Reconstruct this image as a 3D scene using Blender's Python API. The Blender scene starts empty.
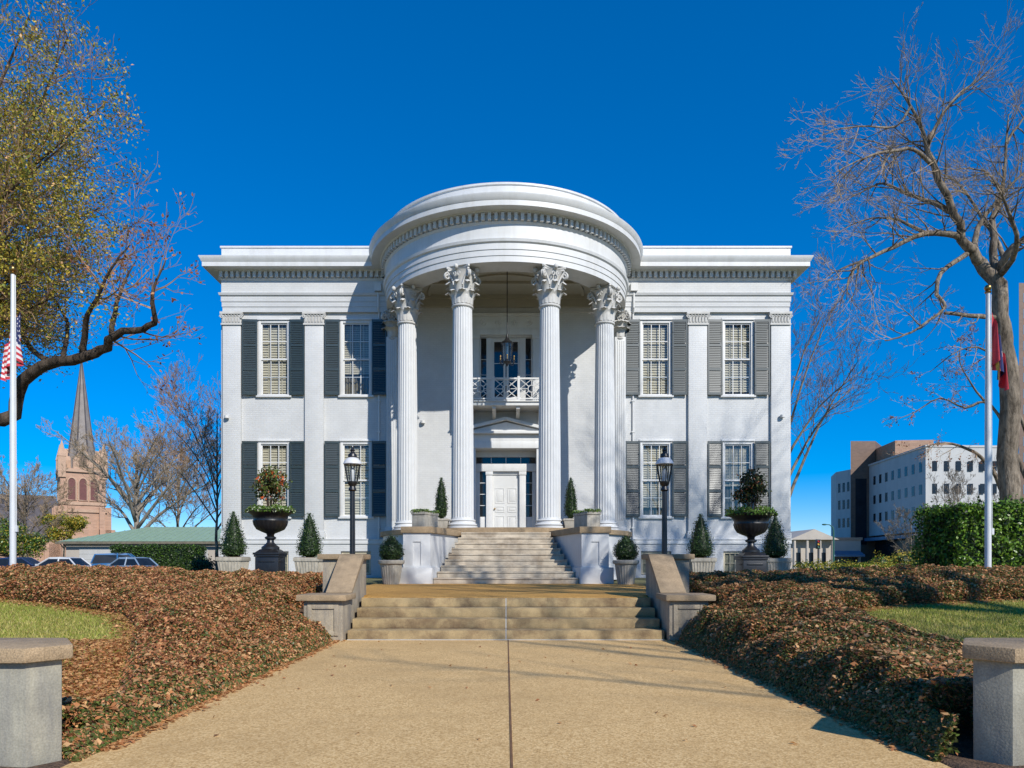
import bpy, bmesh, math, random
import numpy as np
from mathutils import Vector, Matrix

S = bpy.context.scene
COL = S.collection
PI = math.pi
R = math.radians
random.seed(7)
NP = np.random.default_rng(11)

# ------------------------------------------------------------------ camera constants (metres)
F = 704.0            # focal length in pixels of the 1024 px frame
EYE = 1.21           # lens height above the drive
FY = 27.07           # distance of the house front
T = 0.60             # terrace / house ground level

def at(px, py, Y):
    """point at distance Y that shows at a picture position"""
    return Vector(((px - 506) / F * Y, Y, EYE + (562 - py) / F * Y))

# ------------------------------------------------------------------ materials
def nodes_of(m):
    m.use_nodes = True
    nt = m.node_tree
    return nt, nt.nodes, nt.links

def mat(name, col, rough=0.7, var=0.25, scale=6.0, stain=0.0, stain_col=None, stain_scale=0.8,
        bump=0.0, bump_scale=40.0, metallic=0.0, spec=0.5, speck=0.0, speck_scale=120.0, coat=0.0,
        streak=False, sheen=0.0):
    m = bpy.data.materials.new(name)
    nt, N, L = nodes_of(m)
    b = N['Principled BSDF']
    b.inputs['Roughness'].default_value = rough
    b.inputs['Metallic'].default_value = metallic
    b.inputs['Specular IOR Level'].default_value = spec
    b.inputs['Coat Weight'].default_value = coat
    tc = N.new('ShaderNodeTexCoord')
    mp = N.new('ShaderNodeMapping')
    L.new(tc.outputs['Object'], mp.inputs['Vector'])
    n1 = N.new('ShaderNodeTexNoise'); n1.inputs['Scale'].default_value = scale
    n1.inputs['Detail'].default_value = 6; n1.inputs['Roughness'].default_value = 0.65
    L.new(mp.outputs['Vector'], n1.inputs['Vector'])
    r = N.new('ShaderNodeValToRGB')
    lo = tuple(c * (1 - var) for c in col); hi = tuple(min(1, c * (1 + var)) for c in col)
    r.color_ramp.elements[0].position = 0.3; r.color_ramp.elements[0].color = (*lo, 1)
    r.color_ramp.elements[1].position = 0.7; r.color_ramp.elements[1].color = (*hi, 1)
    L.new(n1.outputs['Fac'], r.inputs['Fac'])
    out = r.outputs['Color']
    if stain > 0:
        n2 = N.new('ShaderNodeTexNoise'); n2.inputs['Scale'].default_value = stain_scale
        n2.inputs['Detail'].default_value = 5; n2.inputs['Roughness'].default_value = 0.7
        if streak:
            m2 = N.new('ShaderNodeMapping'); m2.inputs['Scale'].default_value = (3.0, 3.0, 0.35)
            L.new(tc.outputs['Object'], m2.inputs['Vector']); L.new(m2.outputs['Vector'], n2.inputs['Vector'])
        else:
            L.new(mp.outputs['Vector'], n2.inputs['Vector'])
        r2 = N.new('ShaderNodeValToRGB')
        r2.color_ramp.elements[0].position = 0.45; r2.color_ramp.elements[0].color = (0, 0, 0, 1)
        r2.color_ramp.elements[1].position = 0.68; r2.color_ramp.elements[1].color = (stain,) * 3 + (1,)
        L.new(n2.outputs['Fac'], r2.inputs['Fac'])
        mx = N.new('ShaderNodeMix'); mx.data_type = 'RGBA'
        L.new(r2.outputs['Color'], mx.inputs['Factor'])
        L.new(out, mx.inputs['A'])
        sc = stain_col or tuple(c * 0.45 for c in col)
        mx.inputs['B'].default_value = (*sc, 1)
        out = mx.outputs['Result']
    if speck > 0:
        v = N.new('ShaderNodeTexNoise'); v.inputs['Scale'].default_value = speck_scale
        v.inputs['Detail'].default_value = 2
        L.new(mp.outputs['Vector'], v.inputs['Vector'])
        mr = N.new('ShaderNodeMapRange')
        mr.inputs['From Min'].default_value = 0.3; mr.inputs['From Max'].default_value = 0.7
        mr.inputs['To Min'].default_value = 1 - speck; mr.inputs['To Max'].default_value = 1 + speck
        L.new(v.outputs['Fac'], mr.inputs['Value'])
        mm = N.new('ShaderNodeMix'); mm.data_type = 'RGBA'; mm.blend_type = 'MULTIPLY'
        mm.inputs['Factor'].default_value = 1
        L.new(out, mm.inputs['A']); L.new(mr.outputs['Result'], mm.inputs['B'])
        out = mm.outputs['Result']
    L.new(out, b.inputs['Base Color'])
    if bump > 0:
        n3 = N.new('ShaderNodeTexNoise'); n3.inputs['Scale'].default_value = bump_scale
        n3.inputs['Detail'].default_value = 4
        L.new(mp.outputs['Vector'], n3.inputs['Vector'])
        bp = N.new('ShaderNodeBump'); bp.inputs['Strength'].default_value = bump
        bp.inputs['Distance'].default_value = 0.02
        L.new(n3.outputs['Fac'], bp.inputs['Height'])
        L.new(bp.outputs['Normal'], b.inputs['Normal'])
    return m

def bark_mat(name, col, dark, scale=6.0):
    m = bpy.data.materials.new(name)
    nt, N, L = nodes_of(m)
    b = N['Principled BSDF']; b.inputs['Roughness'].default_value = 0.95; b.inputs['Specular IOR Level'].default_value = 0.2
    tc = N.new('ShaderNodeTexCoord'); mp = N.new('ShaderNodeMapping'); mp.inputs['Scale'].default_value = (1, 1, 0.28)
    L.new(tc.outputs['Object'], mp.inputs['Vector'])
    n = N.new('ShaderNodeTexNoise'); n.inputs['Scale'].default_value = scale; n.inputs['Detail'].default_value = 8; n.inputs['Roughness'].default_value = 0.7
    L.new(mp.outputs[0], n.inputs['Vector'])
    q = N.new('ShaderNodeTexNoise'); q.inputs['Scale'].default_value = 1.3; q.inputs['Detail'].default_value = 5
    L.new(tc.outputs['Object'], q.inputs['Vector'])
    r = N.new('ShaderNodeValToRGB'); e = r.color_ramp.elements
    e[0].position = 0.36; e[0].color = (*dark, 1); e[1].position = 0.58; e[1].color = (*col, 1)
    L.new(n.outputs['Fac'], r.inputs['Fac'])
    mr = N.new('ShaderNodeMapRange'); mr.inputs['From Min'].default_value = 0.35; mr.inputs['From Max'].default_value = 0.65; mr.inputs['To Min'].default_value = 0.65; mr.inputs['To Max'].default_value = 1.25
    L.new(q.outputs['Fac'], mr.inputs['Value'])
    mx = N.new('ShaderNodeMix'); mx.data_type = 'RGBA'; mx.blend_type = 'MULTIPLY'; mx.inputs['Factor'].default_value = 1
    L.new(r.outputs['Color'], mx.inputs['A']); L.new(mr.outputs['Result'], mx.inputs['B']); L.new(mx.outputs['Result'], b.inputs['Base Color'])
    bp = N.new('ShaderNodeBump'); bp.inputs['Strength'].default_value = 1.0; bp.inputs['Distance'].default_value = 0.08
    L.new(n.outputs['Fac'], bp.inputs['Height']); L.new(bp.outputs['Normal'], b.inputs['Normal'])
    return m

def pebble_mat(name, cols, stain):
    """washed pebble concrete: small stones of three tones, broad worn and stained areas"""
    m = bpy.data.materials.new(name)
    nt, N, L = nodes_of(m)
    b = N['Principled BSDF']; b.inputs['Roughness'].default_value = 0.93
    b.inputs['Specular IOR Level'].default_value = 0.25
    tc = N.new('ShaderNodeTexCoord')
    v = N.new('ShaderNodeTexVoronoi'); v.inputs['Scale'].default_value = 80
    L.new(tc.outputs['Object'], v.inputs['Vector'])
    sp = N.new('ShaderNodeSeparateColor'); L.new(v.outputs['Color'], sp.inputs[0])
    n = N.new('ShaderNodeTexNoise'); n.inputs['Scale'].default_value = 14; n.inputs['Detail'].default_value = 8; n.inputs['Roughness'].default_value = 0.75
    L.new(tc.outputs['Object'], n.inputs['Vector'])
    ad = N.new('ShaderNodeMath'); ad.operation = 'MULTIPLY_ADD'; ad.inputs[1].default_value = 0.55
    L.new(sp.outputs[0], ad.inputs[0])
    m2 = N.new('ShaderNodeMath'); m2.operation = 'MULTIPLY'; m2.inputs[1].default_value = 0.5; L.new(n.outputs['Fac'], m2.inputs[0])
    L.new(m2.outputs[0], ad.inputs[2])
    r = N.new('ShaderNodeValToRGB')
    e = r.color_ramp.elements; e[0].position = 0.22; e[0].color = (*cols[0], 1); e[1].position = 0.82; e[1].color = (*cols[2], 1)
    k = e.new(0.50); k.color = (*cols[1], 1)
    L.new(ad.outputs[0], r.inputs['Fac'])
    out = r.outputs['Color']
    for sc, lo, hi, amt, sx in ((0.55, 0.47, 0.72, 0.55, 1.0), (2.6, 0.50, 0.75, 0.45, 1.0), (1.1, 0.56, 0.70, 0.5, 0.3)):
        mp = N.new('ShaderNodeMapping'); mp.inputs['Scale'].default_value = (1, sx, 1); mp.inputs['Location'].default_value = (sc*3, sc*7, 0)
        L.new(tc.outputs['Object'], mp.inputs['Vector'])
        q = N.new('ShaderNodeTexNoise'); q.inputs['Scale'].default_value = sc; q.inputs['Detail'].default_value = 7; q.inputs['Roughness'].default_value = 0.7
        L.new(mp.outputs[0], q.inputs['Vector'])
        mr = N.new('ShaderNodeMapRange'); mr.inputs['From Min'].default_value = lo; mr.inputs['From Max'].default_value = hi; mr.inputs['To Max'].default_value = amt
        L.new(q.outputs['Fac'], mr.inputs['Value'])
        mx = N.new('ShaderNodeMix'); mx.data_type = 'RGBA'
        L.new(mr.outputs['Result'], mx.inputs['Factor']); L.new(out, mx.inputs['A']); mx.inputs['B'].default_value = (*stain, 1)
        out = mx.outputs['Result']
    L.new(out, b.inputs['Base Color'])
    bp = N.new('ShaderNodeBump'); bp.inputs['Strength'].default_value = 0.18; bp.inputs['Distance'].default_value = 0.01
    L.new(v.outputs['Distance'], bp.inputs['Height']); L.new(bp.outputs['Normal'], b.inputs['Normal'])
    return m

def brick_mat(name, col, mortar, w=0.215, h=0.075, bump=0.25, rough=0.6, contrast=0.12, axis='xz'):
    m = bpy.data.materials.new(name)
    nt, N, L = nodes_of(m)
    b = N['Principled BSDF']; b.inputs['Roughness'].default_value = rough
    tc = N.new('ShaderNodeTexCoord')
    sx = N.new('ShaderNodeSeparateXYZ'); L.new(tc.outputs['Object'], sx.inputs[0])
    ad = N.new('ShaderNodeMath'); ad.operation = 'ADD'
    L.new(sx.outputs['X'], ad.inputs[0]); L.new(sx.outputs['Y'], ad.inputs[1])
    cb = N.new('ShaderNodeCombineXYZ')
    L.new(ad.outputs[0], cb.inputs['X']); L.new(sx.outputs['Z'], cb.inputs['Y'])
    t = N.new('ShaderNodeTexBrick'); L.new(cb.outputs[0], t.inputs['Vector'])
    t.inputs['Scale'].default_value = 1.0
    t.inputs['Brick Width'].default_value = w; t.inputs['Row Height'].default_value = h
    t.inputs['Mortar Size'].default_value = 0.008; t.inputs['Mortar Smooth'].default_value = 0.3
    t.inputs['Color1'].default_value = (*[c * (1 + contrast) for c in col], 1)
    t.inputs['Color2'].default_value = (*[c * (1 - contrast) for c in col], 1)
    t.inputs['Mortar'].default_value = (*mortar, 1)
    n = N.new('ShaderNodeTexNoise'); n.inputs['Scale'].default_value = 0.9
    n.inputs['Detail'].default_value = 6; n.inputs['Roughness'].default_value = 0.7
    L.new(tc.outputs['Object'], n.inputs['Vector'])
    mr = N.new('ShaderNodeMapRange'); mr.inputs['From Min'].default_value = 0.3
    mr.inputs['From Max'].default_value = 0.7; mr.inputs['To Min'].default_value = 0.88; mr.inputs['To Max'].default_value = 1.04
    L.new(n.outputs['Fac'], mr.inputs['Value'])
    mm = N.new('ShaderNodeMix'); mm.data_type = 'RGBA'; mm.blend_type = 'MULTIPLY'; mm.inputs['Factor'].default_value = 1
    L.new(t.outputs['Color'], mm.inputs['A']); L.new(mr.outputs['Result'], mm.inputs['B'])
    L.new(mm.outputs['Result'], b.inputs['Base Color'])
    n3 = N.new('ShaderNodeTexNoise'); n3.inputs['Scale'].default_value = 30
    L.new(tc.outputs['Object'], n3.inputs['Vector'])
    m3 = N.new('ShaderNodeMath'); m3.operation = 'MULTIPLY_ADD'
    L.new(n3.outputs['Fac'], m3.inputs[0]); m3.inputs[1].default_value = 0.5
    inv = N.new('ShaderNodeMath'); inv.operation = 'SUBTRACT'; inv.inputs[0].default_value = 1
    L.new(t.outputs['Fac'], inv.inputs[1]); L.new(inv.outputs[0], m3.inputs[2])
    bp = N.new('ShaderNodeBump'); bp.inputs['Strength'].default_value = bump; bp.inputs['Distance'].default_value = 0.01
    L.new(m3.outputs[0], bp.inputs['Height']); L.new(bp.outputs['Normal'], b.inputs['Normal'])
    return m

def leaf_mat(name, col, var=0.3, rough=0.55, trans=0.25):
    m = bpy.data.materials.new(name)
    nt, N, L = nodes_of(m)
    b = N['Principled BSDF']; b.inputs['Roughness'].default_value = rough
    b.inputs['Specular IOR Level'].default_value = 0.35
    g = N.new('ShaderNodeNewGeometry')
    hs = N.new('ShaderNodeHueSaturation')
    hs.inputs['Color'].default_value = (*col, 1)
    mr = N.new('ShaderNodeMapRange'); mr.inputs['To Min'].default_value = 1 - var; mr.inputs['To Max'].default_value = 1 + var
    L.new(g.outputs['Random Per Island'], mr.inputs['Value']); L.new(mr.outputs['Result'], hs.inputs['Value'])
    L.new(hs.outputs['Color'], b.inputs['Base Color'])
    if trans > 0:
        tl = N.new('ShaderNodeBsdfTranslucent'); L.new(hs.outputs['Color'], tl.inputs['Color'])
        ms = N.new('ShaderNodeMixShader'); ms.inputs['Fac'].default_value = trans
        L.new(b.outputs[0], ms.inputs[1]); L.new(tl.outputs[0], ms.inputs[2])
        L.new(ms.outputs[0], N['Material Output'].inputs['Surface'])
    return m

def glass_mat(name, tint=(0.9, 0.93, 0.95), dark=False):
    m = bpy.data.materials.new(name)
    nt, N, L = nodes_of(m)
    b = N['Principled BSDF']
    if dark:
        b.inputs['Base Color'].default_value = (*tint, 1); b.inputs['Roughness'].default_value = 0.06
        b.inputs['IOR'].default_value = 1.6
        tc = N.new('ShaderNodeTexCoord'); n = N.new('ShaderNodeTexNoise'); n.inputs['Scale'].default_value = 2.5
        L.new(tc.outputs['Object'], n.inputs['Vector'])
        bp = N.new('ShaderNodeBump'); bp.inputs['Strength'].default_value = 0.06; L.new(n.outputs['Fac'], bp.inputs['Height'])
        L.new(bp.outputs['Normal'], b.inputs['Normal'])
        return m
    tr = N.new('ShaderNodeBsdfTransparent'); tr.inputs['Color'].default_value = (*tint, 1)
    gl = N.new('ShaderNodeBsdfGlossy'); gl.inputs['Roughness'].default_value = 0.02
    tc = N.new('ShaderNodeTexCoord'); n = N.new('ShaderNodeTexNoise'); n.inputs['Scale'].default_value = 1.6
    L.new(tc.outputs['Object'], n.inputs['Vector'])
    bp = N.new('ShaderNodeBump'); bp.inputs['Strength'].default_value = 0.05; L.new(n.outputs['Fac'], bp.inputs['Height'])
    L.new(bp.outputs['Normal'], gl.inputs['Normal'])
    lw = N.new('ShaderNodeLayerWeight'); lw.inputs['Blend'].default_value = 0.5
    pw = N.new('ShaderNodeMath'); pw.operation = 'POWER'; pw.inputs[1].default_value = 4.0
    L.new(lw.outputs['Facing'], pw.inputs[0])
    fr = N.new('ShaderNodeMath'); fr.operation = 'MULTIPLY_ADD'; fr.inputs[1].default_value = 0.85; fr.inputs[2].default_value = 0.09
    L.new(pw.outputs[0], fr.inputs[0])
    ms = N.new('ShaderNodeMixShader')
    L.new(fr.outputs[0], ms.inputs['Fac']); L.new(tr.outputs[0], ms.inputs[1]); L.new(gl.outputs[0], ms.inputs[2])
    L.new(ms.outputs[0], N['Material Output'].inputs['Surface'])
    return m

M = {}
M['brick_white'] = brick_mat('painted white brick', (0.575, 0.58, 0.572), (0.53, 0.535, 0.527), bump=0.35, contrast=0.02)
M['white'] = mat('white paint', (0.59, 0.595, 0.587), 0.55, 0.05, 3.0, stain=0.22, stain_col=(0.42, 0.42, 0.40), stain_scale=1.3, bump=0.08, bump_scale=25, streak=True)
M['trim'] = mat('white trim paint', (0.64, 0.642, 0.63), 0.5, 0.04, 2.5, stain=0.3, stain_col=(0.42, 0.41, 0.37), stain_scale=1.0, streak=True)
M['capital'] = mat('weathered white plaster', (0.55, 0.54, 0.51), 0.7, 0.15, 8, stain=0.5, stain_col=(0.36, 0.34, 0.30), stain_scale=4)
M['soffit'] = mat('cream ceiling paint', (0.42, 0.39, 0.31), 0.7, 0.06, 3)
M['shutter'] = mat('dark green shutter paint', (0.015, 0.030, 0.031), 0.44, 0.25, 8, spec=1.0)
M['glass'] = glass_mat('window glass')
M['darkglass'] = glass_mat('dark glass', (0.008, 0.010, 0.012), True)
M['officeglass'] = mat('dim office glass', (0.012, 0.017, 0.024), 0.25, 0.3, 1.5, spec=0.35)
M['blind'] = mat('cream slatted blind', (0.52, 0.46, 0.33), 0.7, 0.1, 5)
M['dusty'] = mat('dusty basement pane', (0.24, 0.23, 0.16), 0.3, 0.4, 4)
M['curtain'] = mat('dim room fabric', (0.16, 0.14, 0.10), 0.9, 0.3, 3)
M['door'] = mat('white door paint', (0.62, 0.62, 0.60), 0.4, 0.04, 3)
M['iron'] = mat('black cast iron', (0.012, 0.012, 0.013), 0.38, 0.4, 10, bump=0.1, bump_scale=60, spec=0.6)
M['brass'] = mat('aged brass', (0.35, 0.22, 0.08), 0.35, 0.2, 10, metallic=1.0)
M['conc'] = mat('weathered concrete', (0.37, 0.31, 0.22), 0.9, 0.18, 5, stain=0.7, stain_col=(0.15, 0.145, 0.14), stain_scale=1.6, bump=0.35, bump_scale=50, speck=0.18, speck_scale=90, streak=True)
M['conc_grey'] = mat('grey concrete', (0.31, 0.29, 0.225), 0.9, 0.2, 4, stain=0.6, stain_col=(0.15, 0.15, 0.15), stain_scale=2.2, bump=0.12, bump_scale=70, speck=0.15, speck_scale=90, streak=True)
M['coping'] = mat('tan aggregate coping', (0.34, 0.245, 0.145), 0.9, 0.2, 6, stain=0.7, stain_col=(0.20, 0.145, 0.085), stain_scale=2.0, bump=0.25, bump_scale=90, speck=0.3, speck_scale=110)
M['step'] = mat('stained tan step', (0.36, 0.265, 0.135), 0.9, 0.38, 2.6, stain=0.95, stain_col=(0.15, 0.095, 0.05), stain_scale=2.2, bump=0.3, bump_scale=70, speck=0.25, speck_scale=100)
M['stair'] = mat('weathered stair stone', (0.50, 0.43, 0.33), 0.88, 0.2, 3, stain=0.7, stain_col=(0.20, 0.145, 0.095), stain_scale=1.7, bump=0.3, bump_scale=60, speck=0.15)
M['drive'] = pebble_mat('exposed aggregate drive', ((0.40,0.245,0.095),(0.60,0.39,0.165),(0.75,0.53,0.26)), (0.42,0.27,0.115))
M['terrace'] = pebble_mat('orange aggregate terrace', ((0.28,0.14,0.032),(0.50,0.265,0.062),(0.64,0.38,0.11)), (0.30,0.155,0.04))
M['joint'] = mat('dark joint filler', (0.16, 0.08, 0.035), 0.95, 0.3, 10)
M['caulk'] = mat('white caulk', (0.46, 0.45, 0.42), 0.8, 0.2, 12)
M['soil'] = mat('leaf mulch', (0.10, 0.06, 0.035), 0.95, 0.5, 14, bump=0.8, bump_scale=60, speck=0.5, speck_scale=60)
M['lawn'] = mat('lawn turf', (0.25, 0.235, 0.030), 0.95, 0.3, 1.5, stain=0.5, stain_col=(0.25, 0.20, 0.09), stain_scale=1.2, bump=0.6, bump_scale=90, speck=0.4, speck_scale=60)
M['ground'] = mat('winter grass ground', (0.13, 0.13, 0.05), 0.95, 0.35, 0.4, stain=0.5, stain_col=(0.18, 0.14, 0.07), stain_scale=0.2, bump=0.5, bump_scale=40)
M['asphalt'] = mat('asphalt', (0.055, 0.055, 0.056), 0.9, 0.2, 2, bump=0.3, bump_scale=80, speck=0.3)
M['planter'] = mat('cast stone planter', (0.40, 0.365, 0.30), 0.85, 0.2, 6, stain=0.6, stain_col=(0.20, 0.18, 0.14), stain_scale=4, bump=0.3, bump_scale=40, streak=True)
M['pole'] = mat('satin aluminium', (0.62, 0.63, 0.63), 0.45, 0.06, 4, metallic=0.1)
M['bark'] = bark_mat('grey tree bark', (0.27, 0.22, 0.165), (0.075, 0.058, 0.042), 5.0)
M['bark_dark'] = bark_mat('dark tree bark', (0.11, 0.082, 0.060), (0.030, 0.022, 0.016), 7.0)
M['bark_pale'] = mat('pale tree bark', (0.24, 0.20, 0.155), 0.95, 0.3, 4, bump=0.5, bump_scale=14)
M['twig'] = mat('brown twig', (0.34, 0.245, 0.15), 0.9, 0.3, 5)
M['twig_red'] = mat('reddish twig', (0.31, 0.195, 0.115), 0.9, 0.3, 5)
M['roofgreen'] = mat('green metal roof', (0.24, 0.34, 0.24), 0.5, 0.1, 2)
M['slate'] = mat('slate roof', (0.085, 0.075, 0.08), 0.7, 0.25, 1.5, bump=0.3, bump_scale=10)
M['slate_light'] = mat('pale slate', (0.24, 0.21, 0.19), 0.8, 0.2, 1.0)
M['church'] = brick_mat('salmon church brick', (0.42, 0.245, 0.16), (0.40, 0.30, 0.22), w=0.6, h=0.25, bump=0.1, contrast=0.12)
M['louvre_red'] = mat('dark red louvres', (0.13, 0.045, 0.04), 0.7, 0.2, 3)
M['churchtrim'] = mat('church stone trim', (0.44, 0.29, 0.20), 0.85, 0.15, 2)
M['brown_brick'] = brick_mat('brown tower brick', (0.16, 0.095, 0.065), (0.17, 0.13, 0.10), w=0.6, h=0.25, bump=0.1)
M['sunlit_brick'] = brick_mat('sunlit tan brick', (0.36, 0.21, 0.13), (0.33, 0.24, 0.17), w=0.6, h=0.25, bump=0.1)  # lighter copy of the tower brick, sunlight on its side put into the colour
M['office'] = mat('white precast panel', (0.47, 0.47, 0.455), 0.8, 0.06, 0.5, stain=0.2, stain_scale=0.3, streak=True)
M['concrete_far'] = mat('pale stucco', (0.44, 0.39, 0.33), 0.85, 0.1, 0.6)
M['bluesteel'] = mat('blue canopy steel', (0.10, 0.18, 0.27), 0.5, 0.1, 1)
M['rubber'] = mat('tyre rubber', (0.02, 0.02, 0.02), 0.8, 0.2, 8)
M['rim'] = mat('alloy rim', (0.5, 0.5, 0.5), 0.35, 0.05, 5, metallic=0.9)
M['lampred'] = mat('red tail lamp', (0.35, 0.01, 0.01), 0.2, 0.05, 5)
M['lampclear'] = mat('clear head lamp', (0.7, 0.7, 0.7), 0.15, 0.05, 5)
M['lantern'] = glass_mat('lantern glass', (0.85, 0.87, 0.88))
M['lantern_white'] = mat('white lantern cap', (0.62, 0.62, 0.62), 0.35, 0.05, 5)
M['signal_green'] = mat('green painted steel', (0.03, 0.11, 0.08), 0.5, 0.1, 4)
L_ = {}
L_['rust'] = leaf_mat('rust leaf', (0.45, 0.19, 0.072))
L_['tan'] = leaf_mat('tan dry leaf', (0.60, 0.345, 0.155))
L_['litter'] = leaf_mat('pale orange litter leaf', (0.58, 0.31, 0.125))
L_['treegreen'] = leaf_mat('yellowing oak leaf', (0.17, 0.20, 0.030))
L_['maroon'] = leaf_mat('maroon leaf', (0.29, 0.11, 0.058))
L_['dkgreen'] = leaf_mat('dark green leaf', (0.10, 0.112, 0.030), rough=0.4)
L_['green'] = leaf_mat('green leaf', (0.11, 0.155, 0.03), rough=0.4)
L_['olive'] = leaf_mat('olive leaf', (0.38, 0.31, 0.040))
L_['yellow'] = leaf_mat('yellow leaf', (0.58, 0.40, 0.055))
L_['box'] = leaf_mat('boxwood leaf', (0.055, 0.10, 0.024), rough=0.4)
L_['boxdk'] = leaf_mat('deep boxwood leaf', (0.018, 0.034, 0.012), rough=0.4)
L_['hedge'] = leaf_mat('hedge leaf', (0.10, 0.20, 0.022), rough=0.35)
L_['hedgelt'] = leaf_mat('bright hedge leaf', (0.20, 0.33, 0.035), rough=0.35)
L_['grass'] = leaf_mat('grass blade', (0.30, 0.33, 0.055), trans=0.3)
L_['straw'] = leaf_mat('straw blade', (0.50, 0.42, 0.13), trans=0.3)
L_['orange'] = leaf_mat('orange bloom', (0.62, 0.11, 0.02), var=0.2)
L_['white'] = leaf_mat('pale bloom', (0.50, 0.55, 0.35), var=0.2)

# ------------------------------------------------------------------ mesh builder
class MB:
    def __init__(s):
        s.v = []; s.f = []; s.m = []
    def add(s, vs, fs, mi=0):
        o = len(s.v); s.v += [tuple(p) for p in vs]
        for f in fs:
            s.f.append(tuple(i + o for i in f)); s.m.append(mi)
        return s
    def box(s, x0, x1, y0, y1, z0, z1, mi=0):
        vs = [(x0,y0,z0),(x1,y0,z0),(x1,y1,z0),(x0,y1,z0),(x0,y0,z1),(x1,y0,z1),(x1,y1,z1),(x0,y1,z1)]
        return s.add(vs, [(0,3,2,1),(4,5,6,7),(0,1,5,4),(1,2,6,5),(2,3,7,6),(3,0,4,7)], mi)
    def obox(s, c, ax, ay, az, mi=0):
        """oriented box: centre and three half-axis vectors"""
        c, ax, ay, az = map(Vector, (c, ax, ay, az))
        vs = [c + i*ax + j*ay + k*az for k in (-1,1) for j in (-1,1) for i in (-1,1)]
        return s.add(vs, [(0,2,3,1),(4,5,7,6),(0,1,5,4),(1,3,7,5),(3,2,6,7),(2,0,4,6)], mi)
    def prism(s, poly, z0, z1, mi=0, scale_top=None):
        n = len(poly)
        top = poly if scale_top is None else scale_top
        vs = [(x,y,z0) for x,y in poly] + [(x,y,z1) for x,y in top]
        fs = [tuple(reversed(range(n))), tuple(range(n,2*n))] + [(i,(i+1)%n,n+(i+1)%n,n+i) for i in range(n)]
        return s.add(vs, fs, mi)
    def extr_y(s, poly, y0, y1, mi=0):
        """polygon in x,z extruded along y"""
        n = len(poly)
        vs = [(x,y0,z) for x,z in poly] + [(x,y1,z) for x,z in poly]
        fs = [tuple(range(n)), tuple(reversed(range(n,2*n)))] + [(i,n+i,n+(i+1)%n,(i+1)%n) for i in range(n)]
        return s.add(vs, fs, mi)
    def extr_x(s, poly, x0, x1, mi=0):
        """polygon in y,z extruded along x"""
        n = len(poly)
        vs = [(x0,y,z) for y,z in poly] + [(x1,y,z) for y,z in poly]
        fs = [tuple(reversed(range(n))), tuple(range(n,2*n))] + [(i,(i+1)%n,n+(i+1)%n,n+i) for i in range(n)]
        return s.add(vs, fs, mi)
    def lathe(s, prof, n=24, c=(0,0), a0=0.0, a1=2*PI, mi=0, mod=None, cap=True):
        full = abs(a1 - a0 - 2*PI) < 1e-6
        cols = n if full else n + 1
        vs = []
        for r, z in prof:
            for i in range(cols):
                a = a0 + (a1-a0)*i/n
                rr = r if mod is None else r*mod(a, z)
                vs.append((c[0] + rr*math.cos(a), c[1] + rr*math.sin(a), z))
        fs = []
        for j in range(len(prof)-1):
            for i in range(n):
                k = (i+1) % cols
                fs.append((j*cols+i, j*cols+k, (j+1)*cols+k, (j+1)*cols+i))
        if cap and full:
            if prof[0][0] > 1e-5: fs.append(tuple(reversed(range(cols))))
            if prof[-1][0] > 1e-5: fs.append(tuple(range((len(prof)-1)*cols, len(prof)*cols)))
        return s.add(vs, fs, mi)
    def tube(s, pts, rad, n=6, mi=0, cap=True):
        pts = [Vector(p) for p in pts]
        k = len(pts)
        if isinstance(rad, (int, float)): rad = [rad]*k
        d0 = (pts[1]-pts[0]).normalized()
        u = d0.orthogonal().normalized()
        vs = []
        for i in range(k):
            d = (pts[min(i+1,k-1)] - pts[max(i-1,0)])
            d = d.normalized() if d.length > 1e-9 else d0
            u = (u - d*u.dot(d))
            u = u.normalized() if u.length > 1e-6 else d.orthogonal().normalized()
            w = d.cross(u)
            for j in range(n):
                a = 2*PI*j/n
                vs.append(pts[i] + (u*math.cos(a) + w*math.sin(a))*rad[i])
        fs = [(i*n+j, i*n+(j+1)%n, (i+1)*n+(j+1)%n, (i+1)*n+j) for i in range(k-1) for j in range(n)]
        if cap:
            fs.append(tuple(reversed(range(n)))); fs.append(tuple(range((k-1)*n, k*n)))
        return s.add(vs, fs, mi)
    def ball(s, c, r, nu=12, nv=8, sc=(1,1,1), mi=0):
        prof = []
        c = Vector(c)
        vs = [(c.x, c.y, c.z - r*sc[2])]
        for j in range(1, nv):
            t = -PI/2 + PI*j/nv
            for i in range(nu):
                a = 2*PI*i/nu
                vs.append((c.x + r*sc[0]*math.cos(t)*math.cos(a), c.y + r*sc[1]*math.cos(t)*math.sin(a), c.z + r*sc[2]*math.sin(t)))
        vs.append((c.x, c.y, c.z + r*sc[2]))
        fs = [(0, 1+(i+1)%nu, 1+i) for i in range(nu)]
        for j in range(nv-2):
            for i in range(nu):
                a = 1+j*nu
                fs.append((a+i, a+(i+1)%nu, a+nu+(i+1)%nu, a+nu+i))
        a = 1+(nv-2)*nu; t = len(vs)-1
        fs += [(a+i, a+(i+1)%nu, t) for i in range(nu)]
        return s.add(vs, fs, mi)
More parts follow.
